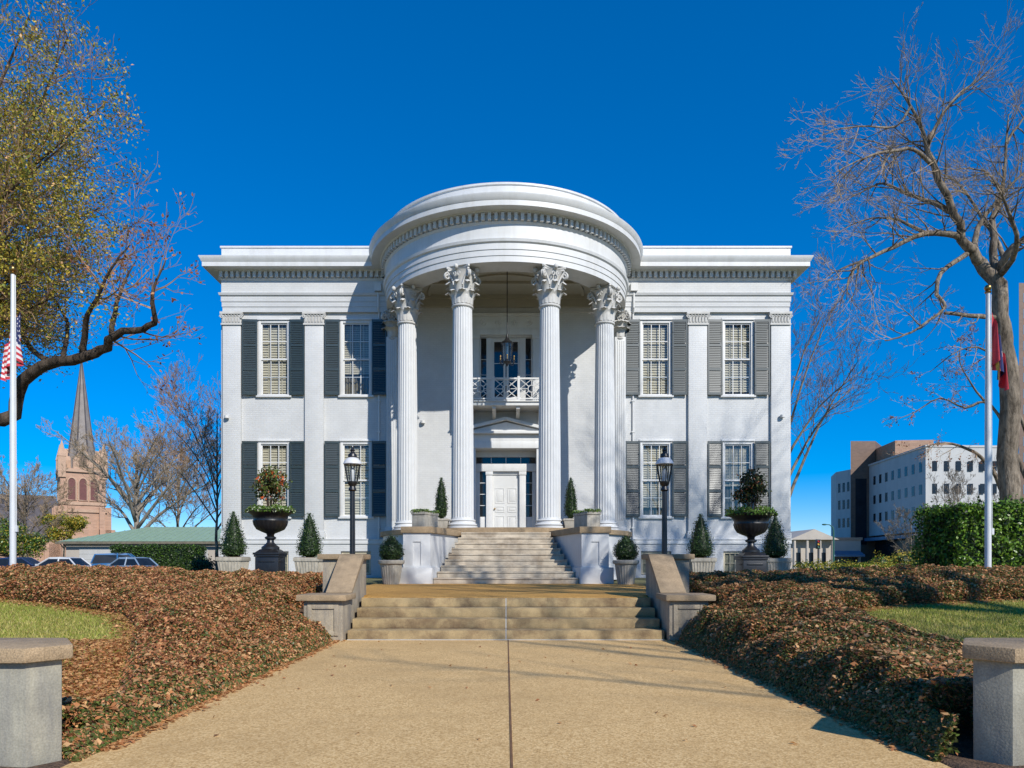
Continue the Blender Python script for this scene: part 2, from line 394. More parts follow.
    def build(s, name, mats, parent=None, loc=(0,0,0), smooth=False, bevel=0.0, angle=35, rot=0.0):
        me = bpy.data.meshes.new(name)
        me.from_pydata(s.v, [], s.f)
        if not isinstance(mats, (list, tuple)): mats = [mats]
        for x in mats: me.materials.append(x)
        if len(mats) > 1: me.polygons.foreach_set('material_index', s.m)
        bm = bmesh.new(); bm.from_mesh(me)
        bmesh.ops.recalc_face_normals(bm, faces=bm.faces)
        if bevel > 0:
            es = [e for e in bm.edges if len(e.link_faces) == 2 and e.calc_face_angle(0) > R(25)]
            bmesh.ops.bevel(bm, geom=es, offset=bevel, segments=2, affect='EDGES', profile=0.6, clamp_overlap=True)
        bm.to_mesh(me); bm.free()
        if smooth or bevel > 0:
            me.polygons.foreach_set('use_smooth', [True]*len(me.polygons))
            me.set_sharp_from_angle(angle=R(angle))
        me.update()
        o = bpy.data.objects.new(name, me); COL.objects.link(o)
        o.location = loc; o.rotation_euler = (0, 0, rot)
        if parent is not None: o.parent = parent
        return o

def np_mesh(name, V, Fc, mats, mi=None, parent=None, loc=(0,0,0), smooth=False):
    """numpy mesh: V (n,3), Fc (m,k)"""
    me = bpy.data.meshes.new(name)
    V = np.ascontiguousarray(V, dtype=np.float32); Fc = np.ascontiguousarray(Fc, dtype=np.int32)
    k = Fc.shape[1]
    me.vertices.add(len(V)); me.vertices.foreach_set('co', V.ravel())
    me.loops.add(Fc.size); me.loops.foreach_set('vertex_index', Fc.ravel())
    me.polygons.add(len(Fc)); me.polygons.foreach_set('loop_start', np.arange(0, Fc.size, k, dtype=np.int32))
    me.update(calc_edges=True)
    if not isinstance(mats, (list, tuple)): mats = [mats]
    for x in mats: me.materials.append(x)
    if mi is not None: me.polygons.foreach_set('material_index', np.asarray(mi, dtype=np.int32))
    if smooth: me.polygons.foreach_set('use_smooth', np.ones(len(Fc), dtype=bool))
    me.validate()
    o = bpy.data.objects.new(name, me); COL.objects.link(o); o.location = loc
    if parent is not None: o.parent = parent
    return o

def leaf_quads(P, size, nrm=None, spread=1.0, aspect=0.5, rng=NP):
    """leaf-shaped quads (rhombi bent along the middle) at points P; returns V,F"""
    n = len(P)
    size = np.broadcast_to(np.asarray(size, dtype=float), (n,))
    a = rng.normal(size=(n,3))
    if nrm is not None:
        a = nrm + spread*a
    a /= np.linalg.norm(a, axis=1, keepdims=True) + 1e-9
    t = rng.normal(size=(n,3)); t -= a*np.sum(t*a, axis=1, keepdims=True)
    t /= np.linalg.norm(t, axis=1, keepdims=True) + 1e-9
    b = np.cross(a, t)
    L = size[:,None]; W = L*aspect
    V = np.empty((n,4,3))
    V[:,0] = P - t*L*0.5
    V[:,1] = P + b*W*0.5 + a*L*0.12 - t*L*0.05
    V[:,2] = P + t*L*0.5
    V[:,3] = P - b*W*0.5 + a*L*0.12 - t*L*0.05
    Fc = np.arange(n*4).reshape(n,4)
    return V.reshape(-1,3), Fc

# ------------------------------------------------------------------ scene bookkeeping
def empty(name, loc, rz=0.0):
    o = bpy.data.objects.new(name, None); COL.objects.link(o)
    o.empty_display_size = 0.3
    o.location = loc; o.rotation_euler = (0, 0, rz)
    return o

def tag(o, label, cat, group=None):
    o['label'] = label; o['category'] = cat
    if group: o['group'] = group
    return o

def thing(name, loc, label, cat, group=None, rz=0.0):
    return tag(empty(name, loc, rz), label, cat, group)

def structure(o):
    o['kind'] = 'structure'; return o

def stuff(o, label=None, cat=None):
    o['kind'] = 'stuff'
    if label: tag(o, label, cat)
    return o

KIDS = {}
def copy_tree(o, parent=None):
    c = o.copy(); COL.objects.link(c)
    if parent is not None: c.parent = parent
    for ch in list(o.children): copy_tree(ch, c)
    return c
# ================================================================== THE MANSION
def E(e): return e + EYE - T          # height above the lens -> height above the house ground
H = thing('mansion', (0, FY, T), 'white two storey mansion with a round columned portico and dark green shutters', 'mansion')
HW = 10.9
WALLY = 0.12
FLOOR = E(1.10)
WINX = (-8.95, -5.78, 5.78, 8.95)
WZ = (E(1.77), E(6.45))
WW, WH = 1.22, 2.88

# ---- wall with openings
openings = []
for x in WINX:
    for z in WZ: openings.append((x-WW/2, x+WW/2, z, z+WH))
BASEX = (-8.95, -5.78, 5.78, 8.95)
for x in BASEX: openings.append((x-0.58, x+0.58, 0.12, 1.02))
openings.append((-1.17, 1.17, FLOOR, E(4.35)))
openings.append((-1.02, 1.02, E(5.97), E(8.69)))
def wall_mesh():
    mb = MB()
    xs = sorted({-HW, HW} | {o[0] for o in openings} | {o[1] for o in openings})
    zs = sorted({0.0, E(11.5)} | {o[2] for o in openings} | {o[3] for o in openings})
    for i in range(len(xs)-1):
        for j in range(len(zs)-1):
            cx = (xs[i]+xs[i+1])/2; cz = (zs[j]+zs[j+1])/2
            if any(o[0] < cx < o[1] and o[2] < cz < o[3] for o in openings): continue
            mb.add([(xs[i],WALLY,zs[j]),(xs[i+1],WALLY,zs[j]),(xs[i+1],WALLY,zs[j+1]),(xs[i],WALLY,zs[j+1])], [(0,1,2,3)])
    for x0,x1,z0,z1 in openings:
        d = 0.75 if z0 == FLOOR else 0.35
        y0, y1 = WALLY, WALLY + d
        mb.add([(x0,y0,z0),(x0,y1,z0),(x0,y1,z1),(x0,y0,z1)], [(0,1,2,3)])
        mb.add([(x1,y0,z0),(x1,y1,z0),(x1,y1,z1),(x1,y0,z1)], [(3,2,1,0)])
        mb.add([(x0,y0,z1),(x0,y1,z1),(x1,y1,z1),(x1,y0,z1)], [(0,1,2,3)])
        mb.add([(x0,y0,z0),(x0,y1,z0),(x1,y1,z0),(x1,y0,z0)], [(3,2,1,0)])
    zt = E(11.5)
    for sx in (-HW, HW):
        mb.add([(sx,WALLY,0),(sx,16,0),(sx,16,zt),(sx,WALLY,zt)], [(0,1,2,3)])
    mb.add([(-HW,16,0),(HW,16,0),(HW,16,zt),(-HW,16,zt)], [(0,1,2,3)])
    return mb
w = wall_mesh(); 
wo = w.build('wall', M['brick_white'], H)

# roof deck
MB().box(-HW+0.1, HW-0.1, 0.4, 15.9, E(11.55), E(11.62)).build('roof', M['conc_grey'], H)

# base course with ledge
mb = MB()
segs = []
edges = sorted([(-HW-0.06, None)] )
bx = [-HW-0.06]
for x in BASEX: bx += [x-0.58, x+0.58]
bx.append(HW+0.06)
for i in range(0, len(bx), 2):
    x0, x1 = bx[i], bx[i+1]
    if x0 < -4 < x1 or (x0 < 0 < x1):
        mb.box(x0, x1, 0.03, WALLY+0.01, 0.0, 1.30)
    else:
        mb.box(x0, x1, 0.03, WALLY+0.01, 0.0, 1.30)
for x in BASEX:
    mb.box(x-0.58, x+0.58, 0.033, WALLY+0.01, 1.022, 1.30)
    mb.box(x-0.58, x+0.58, 0.033, WALLY+0.01, 0.0, 0.118)
mb.box(-HW-0.06, -HW+0.01, WALLY+0.01, 16, 0, 1.30); mb.box(HW-0.01, HW+0.06, WALLY+0.01, 16, 0, 1.30)
mb.build('base_course', M['brick_white'], H)
mb = MB()
mb.box(-HW-0.09, HW+0.09, -0.01, WALLY+0.02, 1.303, 1.46)
mb.box(-HW-0.12, HW+0.12, -0.04, WALLY+0.02, 1.463, 1.50)
mb.build('water_table', M['trim'], H, bevel=0.012)

# ---- basement windows
base0 = None
for x in BASEX:
    if base0 is None:
        m0 = MB()
        for a in (-0.56, 0.50): m0.box(a, a+0.06, 0.10, 0.20, 0.14, 1.0)
        m0.box(-0.50, 0.50, 0.10, 0.20, 0.14, 0.20); m0.box(-0.50, 0.50, 0.10, 0.20, 0.93, 1.0)
        base0 = m0.build('basement_window', M['blind'], H, loc=(x, 0, 0))
        b = MB()
        for k in range(1, 5): b.box(-0.5+k*0.2-0.014, -0.5+k*0.2+0.014, 0.12, 0.15, 0.20, 0.93)
        b.box(-0.5, 0.5, 0.125, 0.145, 0.55, 0.575)
        b.build('bars', M['blind'], base0)
        MB().box(-0.5, 0.5, 0.17, 0.175, 0.2, 0.93).build('pane', M['dusty'], base0)
    else:
        c = copy_tree(base0, H); c.location = (x, 0, 0)

# ---- windows
def make_window(x, z):
    m0 = MB()
    fw = 0.095
    m0.box(-WW/2, -WW/2+fw, 0.10, 0.30, 0, WH); m0.box(WW/2-fw, WW/2, 0.10, 0.30, 0, WH)
    m0.box(-WW/2+fw, WW/2-fw, 0.103, 0.30, WH-0.10, WH)
    m0.box(-WW/2-0.03, WW/2+0.03, 0.05, 0.12, WH+0.003, WH+0.075)
    o = m0.build('window', M['trim'], H, loc=(x, 0, z), bevel=0.008)
    s = MB(); s.box(-WW/2-0.07, WW/2+0.07, 0.02, 0.30, -0.10, -0.003)
    s.build('sill', M['trim'], o, bevel=0.01)
    g = MB(); xi = WW/2-fw; mid = (WH-0.10)/2
    for z0, z1, y in ((0.0, mid+0.025, 0.20), (mid-0.025, WH-0.10, 0.16)):
        g.box(-xi, -xi+0.045, y, y+0.035, z0, z1); g.box(xi-0.045, xi, y, y+0.035, z0, z1)
        g.box(-xi+0.045, xi-0.045, y, y+0.035, z0, z0+0.055); g.box(-xi+0.045, xi-0.045, y, y+0.035, z1-0.05, z1)
        wi = 2*(xi-0.045)
        for k in (1, 2):
            xx = -xi+0.045 + wi*k/3
            g.box(xx-0.014, xx+0.014, y+0.004, y+0.03, z0+0.055, z1-0.05)
        zz = (z0+0.055+z1-0.05)/2
        g.box(-xi+0.045, xi-0.045, y+0.006, y+0.028, zz-0.014, zz+0.014)
    g.build('sash', M['trim'], o)
    MB().add([(-xi,0.205,0),(xi,0.205,0),(xi,0.205,WH-0.1),(-xi,0.205,WH-0.1)], [(0,1,2,3)]).build('pane', M['glass'], o)
    b = MB()
    nb = 27
    for k in range(nb):
        zz = 0.06 + (WH-0.2)*k/nb
        b.obox((0, 0.30, zz), (xi-0.01, 0, 0), (0, 0.014, 0.041), (0, -0.0015, 0.0005))
    b.box(-0.02-xi*0.5, 0.02-xi*0.5, 0.272, 0.275, 0, WH-0.1); b.box(xi*0.5-0.02, xi*0.5+0.02, 0.272, 0.275, 0, WH-0.1)
    b.build('blind', M['blind'], o)
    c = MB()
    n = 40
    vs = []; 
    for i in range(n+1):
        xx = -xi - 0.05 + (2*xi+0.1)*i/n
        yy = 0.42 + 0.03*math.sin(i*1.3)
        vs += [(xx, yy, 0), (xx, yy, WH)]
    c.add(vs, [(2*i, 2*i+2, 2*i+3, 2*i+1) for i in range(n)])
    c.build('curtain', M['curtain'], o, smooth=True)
    return o
win0 = make_window(WINX[0], WZ[0])
for x in WINX:
    for z in WZ:
        if (x, z) == (WINX[0], WZ[0]): continue
        c = copy_tree(win0, H); c.location = (x, 0, z)
        up_ = {(-8.95,1): 0.0, (-5.78,0): 0.0, (-5.78,1): 0.3, (5.78,0): 0.12, (5.78,1): 0.0, (8.95,0): 0.42, (8.95,1): 0.05}[(x, WZ.index(z))]
        for ch in c.children:
            if ch.name.startswith('blind') and up_ > 0:
                ch.scale = (1, 1, 1-up_); ch.location = (0, 0, up_*(WH-0.1))

# ---- shutters
def make_shutter(g):
    """g = +1 hinged on its left edge, -1 hinged on its right edge"""
    w, h = 0.575, 2.90
    X = lambda a, b: sorted((g*a, g*b))
    f = MB()
    st = 0.055
    f.box(*X(0, st), -0.025, 0.025, 0, h); f.box(*X(w-st, w), -0.025, 0.025, 0, h)
    rails = [0, 0.93, 1.86, h-0.10]
    for zr in rails: f.box(*X(st, w-st), -0.022, 0.022, zr, zr+0.10)
    f.box(*X(0.0, 0.07), -0.04, -0.025, 0.35, 0.38); f.box(*X(0.0, 0.07), -0.04, -0.025, h-0.5, h-0.47)
    o = f.build('shutter', M['shutter'], H)
    s = MB()
    zz = 0.125
    while zz < h-0.12:
        if not any(zr-0.02 < zz < zr+0.12 for zr in rails):
            s.obox((g*w/2, 0, zz), (w/2-st, 0, 0), (0, 0.011, 0.031), (0, -0.0030, 0.0011))
        zz += 0.068
    s.build('louvre', M['shutter'], o)
    return o
protos = {1: make_shutter(1), -1: make_shutter(-1)}; used_ = set()
for x in WINX:
    for z in WZ:
        for side in (-1, 1):
            o = copy_tree(protos[side], H) if side in used_ else protos[side]; used_.add(side)
            o.location = (x + side*(WW/2+0.01), 0.02, z-0.02); o.rotation_euler = (0, 0, -side*R(random.uniform(2, 6)))

# ---- pilasters
PILX = (-10.55, -7.38, 7.38, 10.55)
def pil_capital_mesh(w):
    c = MB()
    z1 = E(9.61); z0 = z1 - 0.50
    c.box(-w/2-0.02, w/2+0.02, -0.02, WALLY+0.01, z0+0.06, z1-0.09)
    c.box(-w/2-0.05, w/2+0.05, -0.05, WALLY+0.01, z0, z0+0.06)
    c.box(-w/2-0.08, w/2+0.08, -0.08, WALLY+0.01, z1-0.09, z1-0.002)
    zc = (z0+z1)/2
    for i in range(6):
        xx = -w/2+0.06 + (w-0.12)*i/5
        c.obox((xx, -0.035, zc-0.05), (0.038,0,0), (0,0.02,0), (0,-0.008,0.09))
        c.ball((xx, -0.05, zc+0.07), 0.036, 8, 6)
    for i in range(5):
        xx = -w/2+0.12 + (w-0.24)*i/4
        c.ball((xx, -0.035, zc+0.12), 0.03, 8, 6)
    for sx in (-1, 1):
        pts = []
        for k in range(16):
            a = k/15*2*PI*1.4; r = 0.09*(1-k/18)
            pts.append((sx*(w/2+0.03+r*math.cos(a)*0.7), -0.06, z1-0.19 + r*math.sin(a)))
        c.tube(pts, 0.02, 6)
    return c
for x in PILX:
    p = MB()
    w = 0.70 if abs(x) > 10 else 0.72
    p.box(-w/2, w/2, 0.0, WALLY+0.01, 1.50, E(9.61)-0.45)
    p.box(-w/2-0.06, w/2+0.06, -0.06, WALLY+0.01, 1.503, 1.72)
    p.box(-w/2-0.03, w/2+0.03, -0.03, WALLY+0.01, 1.722, 1.80)
    o = p.build('pilaster', M['brick_white'], H, loc=(x, 0, 0), bevel=0.008)
    pil_capital_mesh(w).build('capital', M['capital'], o)
# side return pilasters
for sx in (-1, 1):
    p = MB(); x0 = HW*sx
    p.box(min(x0, x0+sx*0.10), max(x0, x0+sx*0.10), 0.13, 0.85, 1.50, E(9.6))
    p.build('side_pilaster', M['brick_white'], H)

# ---- entablature
PROF = [(-0.02,9.615),(0,9.615),(0,9.81),(.022,9.81),(.022,10.0),(.045,10.0),(.045,10.20),(.10,10.235),(.125,10.32),(.05,10.345),
        (.035,10.36),(.035,10.80),(.06,10.82),(.09,10.875),(.02,10.88),(.02,11.11),(.21,11.115),(.24,11.15),(.555,11.15),(.555,11.31),(.58,11.335),
        (.605,11.40),(.645,11.47),(.65,11.515),(.56,11.53),(.03,11.64),(.03,12.04),(.07,12.06),(.07,12.125),(-.35,12.13)]
def rect_sweep(prof, back=15.2):
    mb = MB(); vs = []; n = len(prof)
    for p, e in prof:
        z = E(e)
        vs += [(-HW-p, back, z), (-HW-p, -p, z), (HW+p, -p, z), (HW+p, back, z)]
    fs = []
    for i in range(n-1):
        for k in range(3):
            fs.append((i*4+k, i*4+k+1, (i+1)*4+k+1, (i+1)*4+k))
    fs.append(tuple(i*4 for i in range(n))); fs.append(tuple(i*4+3 for i in reversed(range(n))))
    return mb.add(vs, fs)
arch = [q for q in PROF if q[1] <= 10.81]
ent = rect_sweep(arch).build('entablature', M['brick_white'], H)
cor = [q for q in PROF if q[1] >= 10.80 and q[1] <= 11.64]
rect_sweep(cor + [(-0.3, 11.65)]).build('cornice', M['trim'], H, smooth=True, angle=30)
par = [(.03, 11.645)] + [q for q in PROF if q[1] > 11.64]
po = rect_sweep(par).build('parapet', M['trim'], H)
# underside closing strip behind the architrave
u = MB()
u.box(-HW, HW, 0.015, WALLY+0.005, E(9.617), E(9.66)); u.build('soffit', M['trim'], H)
for run in (-1, 1):
    d = MB(); x = -HW-0.05
    while x < HW+0.1:
        if x*run > 4.55: d.box(x, x+0.11, -0.20, -0.018, E(10.895), E(11.112))
        x += 0.213
    d.build('dentil_course', M['trim'], H)
    d = MB(); y = 0.1
    while y < 15:
        a, b = run*(HW+0.018), run*(HW+0.20)
        d.box(min(a,b), max(a,b), y, y+0.115, E(10.895), E(11.112)); y += 0.213
    d.build('side_dentil_course', M['trim'], H)

# ---- portico entablature ring
R0 = 4.53
def ring_sweep(prof, n=96, a0=-PI, a1=0.0, ext=0.3):
    mb = MB(); vs = []; k = len(prof)
    angs = [a0 + (a1-a0)*i/n for i in range(n+1)]
    for p, e in prof:
        z = E(e) + 0.006; r = R0 + p
        row = [(-r, ext, z)] + [(r*math.cos(a), r*math.sin(a), z) for a in angs] + [(r, ext, z)]
        vs += row
    c = n+3
    fs = [(i*c+j, i*c+j+1, (i+1)*c+j+1, (i+1)*c+j) for i in range(k-1) for j in range(c-1)]
    return mb.add(vs, fs)
RIN = -0.84
ring = [(RIN, 10.22), (RIN, 10.0), (RIN+.03, 10.0), (RIN+.03, 9.80), (RIN+.06, 9.80), (RIN+.06, 9.615)] + arch[1:]
ring_sweep(ring).build('portico_entablature', M['trim'], H, smooth=True, angle=30)
ring_sweep(cor + [(-0.3, 11.65)]).build('portico_cornice', M['trim'], H, smooth=True, angle=30)
ring_sweep(par + [(-4.5, 12.14)], ext=1.0).build('portico_parapet', M['trim'], H, smooth=True, angle=30)
d = MB()
nd = 70
for i in range(nd):
    a = -PI + PI*(i+0.5)/nd
    c, s = math.cos(a), math.sin(a)
    r = R0 + 0.11
    d.obox((r*c, r*s, E(11.003)), (-s*0.053, c*0.053, 0), (c*0.09, s*0.09, 0), (0, 0, 0.108))
d.build('portico_dentil_course', M['trim'], H)
# ceiling with mouldings and beams
cb = MB()
rc = R0 + RIN + 0.05
arc = [(rc*math.cos(-PI+PI*i/48), rc*math.sin(-PI+PI*i/48)) for i in range(49)]
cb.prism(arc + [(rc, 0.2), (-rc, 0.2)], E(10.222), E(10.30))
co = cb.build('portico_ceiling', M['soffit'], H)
mb = MB()
for rr, zz in ((rc-0.14, 0.09), (rc-0.75, 0.06), (rc-1.6, 0.06)):
    pts = [(rr*math.cos(-PI+PI*i/48), rr*math.sin(-PI+PI*i/48)) for i in range(49)]
    for i in range(48):
        (xa, ya), (xb, yb) = pts[i], pts[i+1]
        k0, k1 = (rr-0.12)/rr, 1.0
        mb.prism([(xa*k0,ya*k0),(xb*k0,yb*k0),(xb*k1,yb*k1),(xa*k1,ya*k1)], E(10.221)-zz, E(10.221))
mb.box(-rc+0.1, rc-0.1, -0.10, 0.12, E(9.78), E(10.219)); mb.box(-rc+0.1, rc-0.1, -0.16, -0.10, E(10.08), E(10.217))
mb.box(-rc+0.12, rc-0.12, -1.45, -1.25, E(10.13), E(10.216))
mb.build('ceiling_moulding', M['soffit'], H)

# ---- columns
def leaf_strip(mb, base_r, base_z, h, w, ang, out):
    """one curled acanthus leaf"""
    rows = 7; cols = 5
    vs = []
    for j in range(rows):
        t = j/(rows-1)
        r = base_r + 0.02 + 0.02*t + out*max(0, t-0.45)**1.6*2.6
        z = base_z + h*(t if t < 0.8 else 0.8 + (t-0.8)*0.15) - (0.12*h*max(0, t-0.85)/0.15)
        ww = w*(0.75 + 0.55*math.sin(PI*min(t*1.05, 1))) * (1 if j % 2 == 0 else 0.82) * (1 - 0.6*max(0, t-0.8)/0.2)
        for i in range(cols):
            u = (i/(cols-1)-0.5)*2
            rr = r + 0.035*(1-u*u)*(0.6+0.4*t) - 0.01
            a = ang + u*ww/2/base_r
            vs.append((rr*math.cos(a), rr*math.sin(a), z - 0.02*abs(u)))
    fs = [(j*cols+i, j*cols+i+1, (j+1)*cols+i+1, (j+1)*cols+i) for j in range(rows-1) for i in range(cols-1)]
    mb.add(vs, fs)
def capital_mesh(h=1.22, rn=0.345, ab=0.50):
    mb = MB()
    mb.lathe([(rn+.0,-0.05),(rn+.04,-0.03),(rn+.05,0),(rn+.04,0.03),(rn+.005,0.045),(rn,0.10),(rn+.01,0.5*h),(rn+.07,0.8*h),(rn+.16,h-0.13)], 24)
    for k in range(8):
        leaf_strip(mb, rn, 0.06, 0.42*h, 0.24, 2*PI*(k+0.5)/8, 0.22)
        leaf_strip(mb, rn+.01, 0.06, 0.70*h, 0.22, 2*PI*k/8, 0.24)
    for q in range(4):
        a = PI/4 + q*PI/2
        dx, dy = math.cos(a), math.sin(a)
        tx, ty = -dy, dx
        for sgn in (-1, 1):
            pts = []
            for k in range(8):
                t = k/7
                r = rn + 0.05 + t*t*0.185; z = h*(0.50+0.36*t)
                off = sgn*(0.13*(1-t)+0.03)
                pts.append((dx*r+tx*off, dy*r+ty*off, z))
            for k in range(1, 15):
                b = PI/2 - k/14*2*PI*1.3; rad = 0.115*(1-k/19)
                rr = rn + 0.235 + math.cos(b)*rad; z = h*0.86 - 0.125 + math.sin(b)*rad
                pts.append((dx*rr+tx*sgn*0.03, dy*rr+ty*sgn*0.03, z))
            mb.tube(pts, 0.033, 6)
        # central helices and rosette
        a2 = q*PI/2; cx, cy = math.cos(a2), math.sin(a2); ux, uy = -cy, cx
        for sgn in (-1, 1):
            pts = []
            for k in range(12):
                b = -PI/2 + k/11*2*PI*0.95; rad = 0.075*(1-k/16)
                off = sgn*(0.09 - math.cos(b)*rad*0.9)
                rr = rn + 0.16
                pts.append((cx*rr+ux*off, cy*rr+uy*off, h*0.78 + math.sin(b)*rad))
            mb.tube(pts, 0.022, 5)
        mb.ball((cx*(rn+.22), cy*(rn+.22), h-0.07), 0.085, 8, 6)
    # abacus
    def ab_poly(s):
        pts = []
        for q in range(4):
            a = PI/4 + q*PI/2; b = a + PI/2
            c0 = Vector((math.cos(a), math.sin(a)))*s*1.30; c1 = Vector((math.cos(b), math.sin(b)))*s*1.30
            d = (c1-c0).normalized(); mid = -(c0+c1)/2
            c0 = c0 + d*0.05; c1 = c1 - d*0.05
            for k in range(7):
                t = k/6
                p = c0.lerp(c1, t) + mid.normalized()*0.13*(1-(2*t-1)**2)
                pts.append((p.x, p.y))
        return pts
    mb.prism(ab_poly(ab*0.93), h-0.13, h-0.06); mb.prism(ab_poly(ab), h-0.058, h-0.002)
    return mb
CAPH = 1.24
ztop = E(9.613)
RC = 4.13
def flute(a, z): 
    k = (a*24/(2*PI)) % 1.0
    return 1.0 - (0.055*math.sin(PI*min(1, max(0, (k-0.14)/0.72)))**0.6 if 0.14 < k < 0.86 else 0.0)
col0 = None
for ang in (-57.5, -20.3, 20.3, 57.5):
    t = R(ang); cx, cy = RC*math.sin(t), -RC*math.cos(t)
    rz = t
    if col0 is None:
        z0 = FLOOR + 0.34; z1 = ztop - CAPH - 0.03
        prof = []
        for k in range(15):
            u = k/14
            r = 0.372 - 0.055*(u**1.7)
            prof.append((r, z0 + (z1-z0)*u))
        m0 = MB(); m0.lathe(prof, 24*7, mod=flute)
        col0 = m0.build('column', M['white'], H, loc=(cx, cy, 0), smooth=True, angle=28, rot=rz)
        b = MB()
        b.lathe([(.50,FLOOR),(.50,FLOOR+.07)], 40)
        b.lathe([(.485,FLOOR+.07)]+[(.43+.06*math.sin(PI*k/8), FLOOR+.07+.10*k/8) for k in range(9)]+[(.425,FLOOR+.19),(.415,FLOOR+.22)]+[(.41+.035*math.sin(PI*k/6), FLOOR+.225+.06*k/6) for k in range(7)]+[(.385,FLOOR+.30),(.375,FLOOR+.345)], 40)
        b.build('column_base', M['white'], col0, smooth=True, angle=40)
        capital_mesh(CAPH).build('capital', M['capital'], col0, loc=(0, 0, ztop-CAPH), smooth=True, angle=50).scale = (0.92, 0.92, 1.0)
    else:
        c = copy_tree(col0, H); c.location = (cx, cy, 0); c.rotation_euler = (0, 0, rz)
# flat responds against the wall
for sx in (-1, 1):
    p = MB(); p.box(-0.21, 0.21, -0.14, WALLY+0.01, FLOOR, ztop-1.0)
    p.box(-0.25, 0.25, -0.19, WALLY+0.01, FLOOR+0.002, FLOOR+0.22)
    for k in range(5): p.box(-0.178+k*0.078, -0.134+k*0.078, -0.155, -0.139, FLOOR+0.5, ztop-1.15)
    o = p.build('respond', M['white'], H, loc=(sx*4.37, 0, 0), bevel=0.008)
    capital_mesh(1.05, 0.155, 0.30).build('capital', M['capital'], o, loc=(0, 0.02, ztop-1.05), smooth=True, angle=50)
# downspouts
for sx in (-1, 1):
    mb = MB(); mb.tube([(sx*4.90, 0.078, 0.3), (sx*4.90, 0.078, E(9.55)), (sx*4.90, -0.10, E(9.75)), (sx*4.90, -0.10, E(10.3))], 0.038, 10)
    for z in (1.9, 5.6, 6.8): mb.box(sx*4.90-0.06, sx*4.90+0.06, 0.03, WALLY, z, z+0.05)
    mb.box(sx*4.90-0.13, sx*4.90+0.13, -0.21, 0.03, E(10.36), E(10.66))
    mb.build('downspout', M['trim'], H, smooth=True)
# small flood lights on the wall
for x, z in ((-3.2, 6.0), (-10.7, 6.17), (10.6, 6.2)):
    mb = MB(); mb.lathe([(0.0,-0.05),(0.09,-0.05),(0.09,0.05),(0.0,0.05)], 12)
    mb.tube([(0,0,0.0),(0,0.14,0.02)], 0.03, 8)
    mb.build('flood_light', M['trim'], H, loc=(x, -0.1 if abs(x) > 9 else 0.03, z), smooth=True)

# ---- podium, floor, stair, cheek walls
def half_poly(r, y1=0.1, n=64):
    return [(r*math.cos(-PI+PI*i/n), r*math.sin(-PI+PI*i/n)) for i in range(n+1)] + [(r, y1), (-r, y1)]
mb = MB(); mb.prism(half_poly(4.66), 0, FLOOR-0.16); mb.build('podium', M['white'], H, smooth=True, angle=20)
mb = MB(); mb.prism(half_poly(4.76), FLOOR-0.158, FLOOR); mb.build('portico_floor', M['coping'], H, smooth=True, angle=20)
NR = 10; rise = FLOOR/NR; yA, yB = -7.45, -4.55
tread = (yB-yA)/(NR-0.5)
stair = MB()
for k in range(NR-1):
    ya = yA + k*tread
    f = lambda y: 2.02 + (1.34-2.02)*(y-yA)/(-4.75-yA)
    wa, wb = f(ya), f(-4.4)
    if k < NR-1:
        z0 = k*rise; z1 = (k+1)*rise
        stair.prism([(-wa, ya), (wa, ya), (wb, -4.4), (-wb, -4.4)], z0 if k == 0 else z0-0.001, z1-0.045)
        stair.prism([(-wa, ya-0.025), (wa, ya-0.025), (wb, -4.395), (-wb, -4.395)], z1-0.044, z1)
stair.build('stair', M['stair'], H, bevel=0.008)
CT = E(0.985)
for sx in (-1, 1):
    poly = [(sx*2.86, yA-0.02), (sx*2.10, yA-0.02), (sx*1.42, -4.40), (sx*2.86, -3.4)]
    # front panel: body split around a recessed panel
    mb = MB(); mb.prism(poly, 0.46, CT-0.18)
    # panel frame strips, 12 mm proud of the body
    x0, x1 = sorted((sx*2.86, sx*2.10)); cxp = (x0+x1)/2
    yy = yA-0.02
    mb.box(x0, cxp-0.11, yy-0.03, yy+0.001, 0.46, CT-0.18); mb.box(cxp+0.11, x1, yy-0.03, yy+0.001, 0.46, CT-0.18)
    mb.box(cxp-0.11, cxp+0.11, yy-0.03, yy+0.001, CT-0.42, CT-0.18); mb.box(cxp-0.11, cxp+0.11, yy-0.03, yy+0.001, 0.46, 0.52)
    o = mb.build('cheek_wall', M['white'], H)
    g = 0.06
    pl = [(sx*(2.86+g), yy-0.09), (sx*(2.10-g*1.2), yy-0.09), (sx*(2.07), yA+0.0), (sx*1.40, -4.40), (sx*(2.86+g), -3.4)]
    pl2 = [(sx*2.99, yy-0.09), (sx*2.06, yy-0.09), (sx*1.385, -4.40), (sx*2.99, -3.4)]
    mb = MB(); mb.prism(pl2, 0, 0.458); mb.build('plinth', M['white'], o, bevel=0.012)
    mb = MB(); mb.prism([(sx*(2.86+g), yy-0.09), (sx*(2.10-g), yy-0.09), (sx*(1.36), -4.45), (sx*(2.86+g), -3.5)], CT-0.178, CT)
    mb.build('coping', M['coping'], o, bevel=0.015)

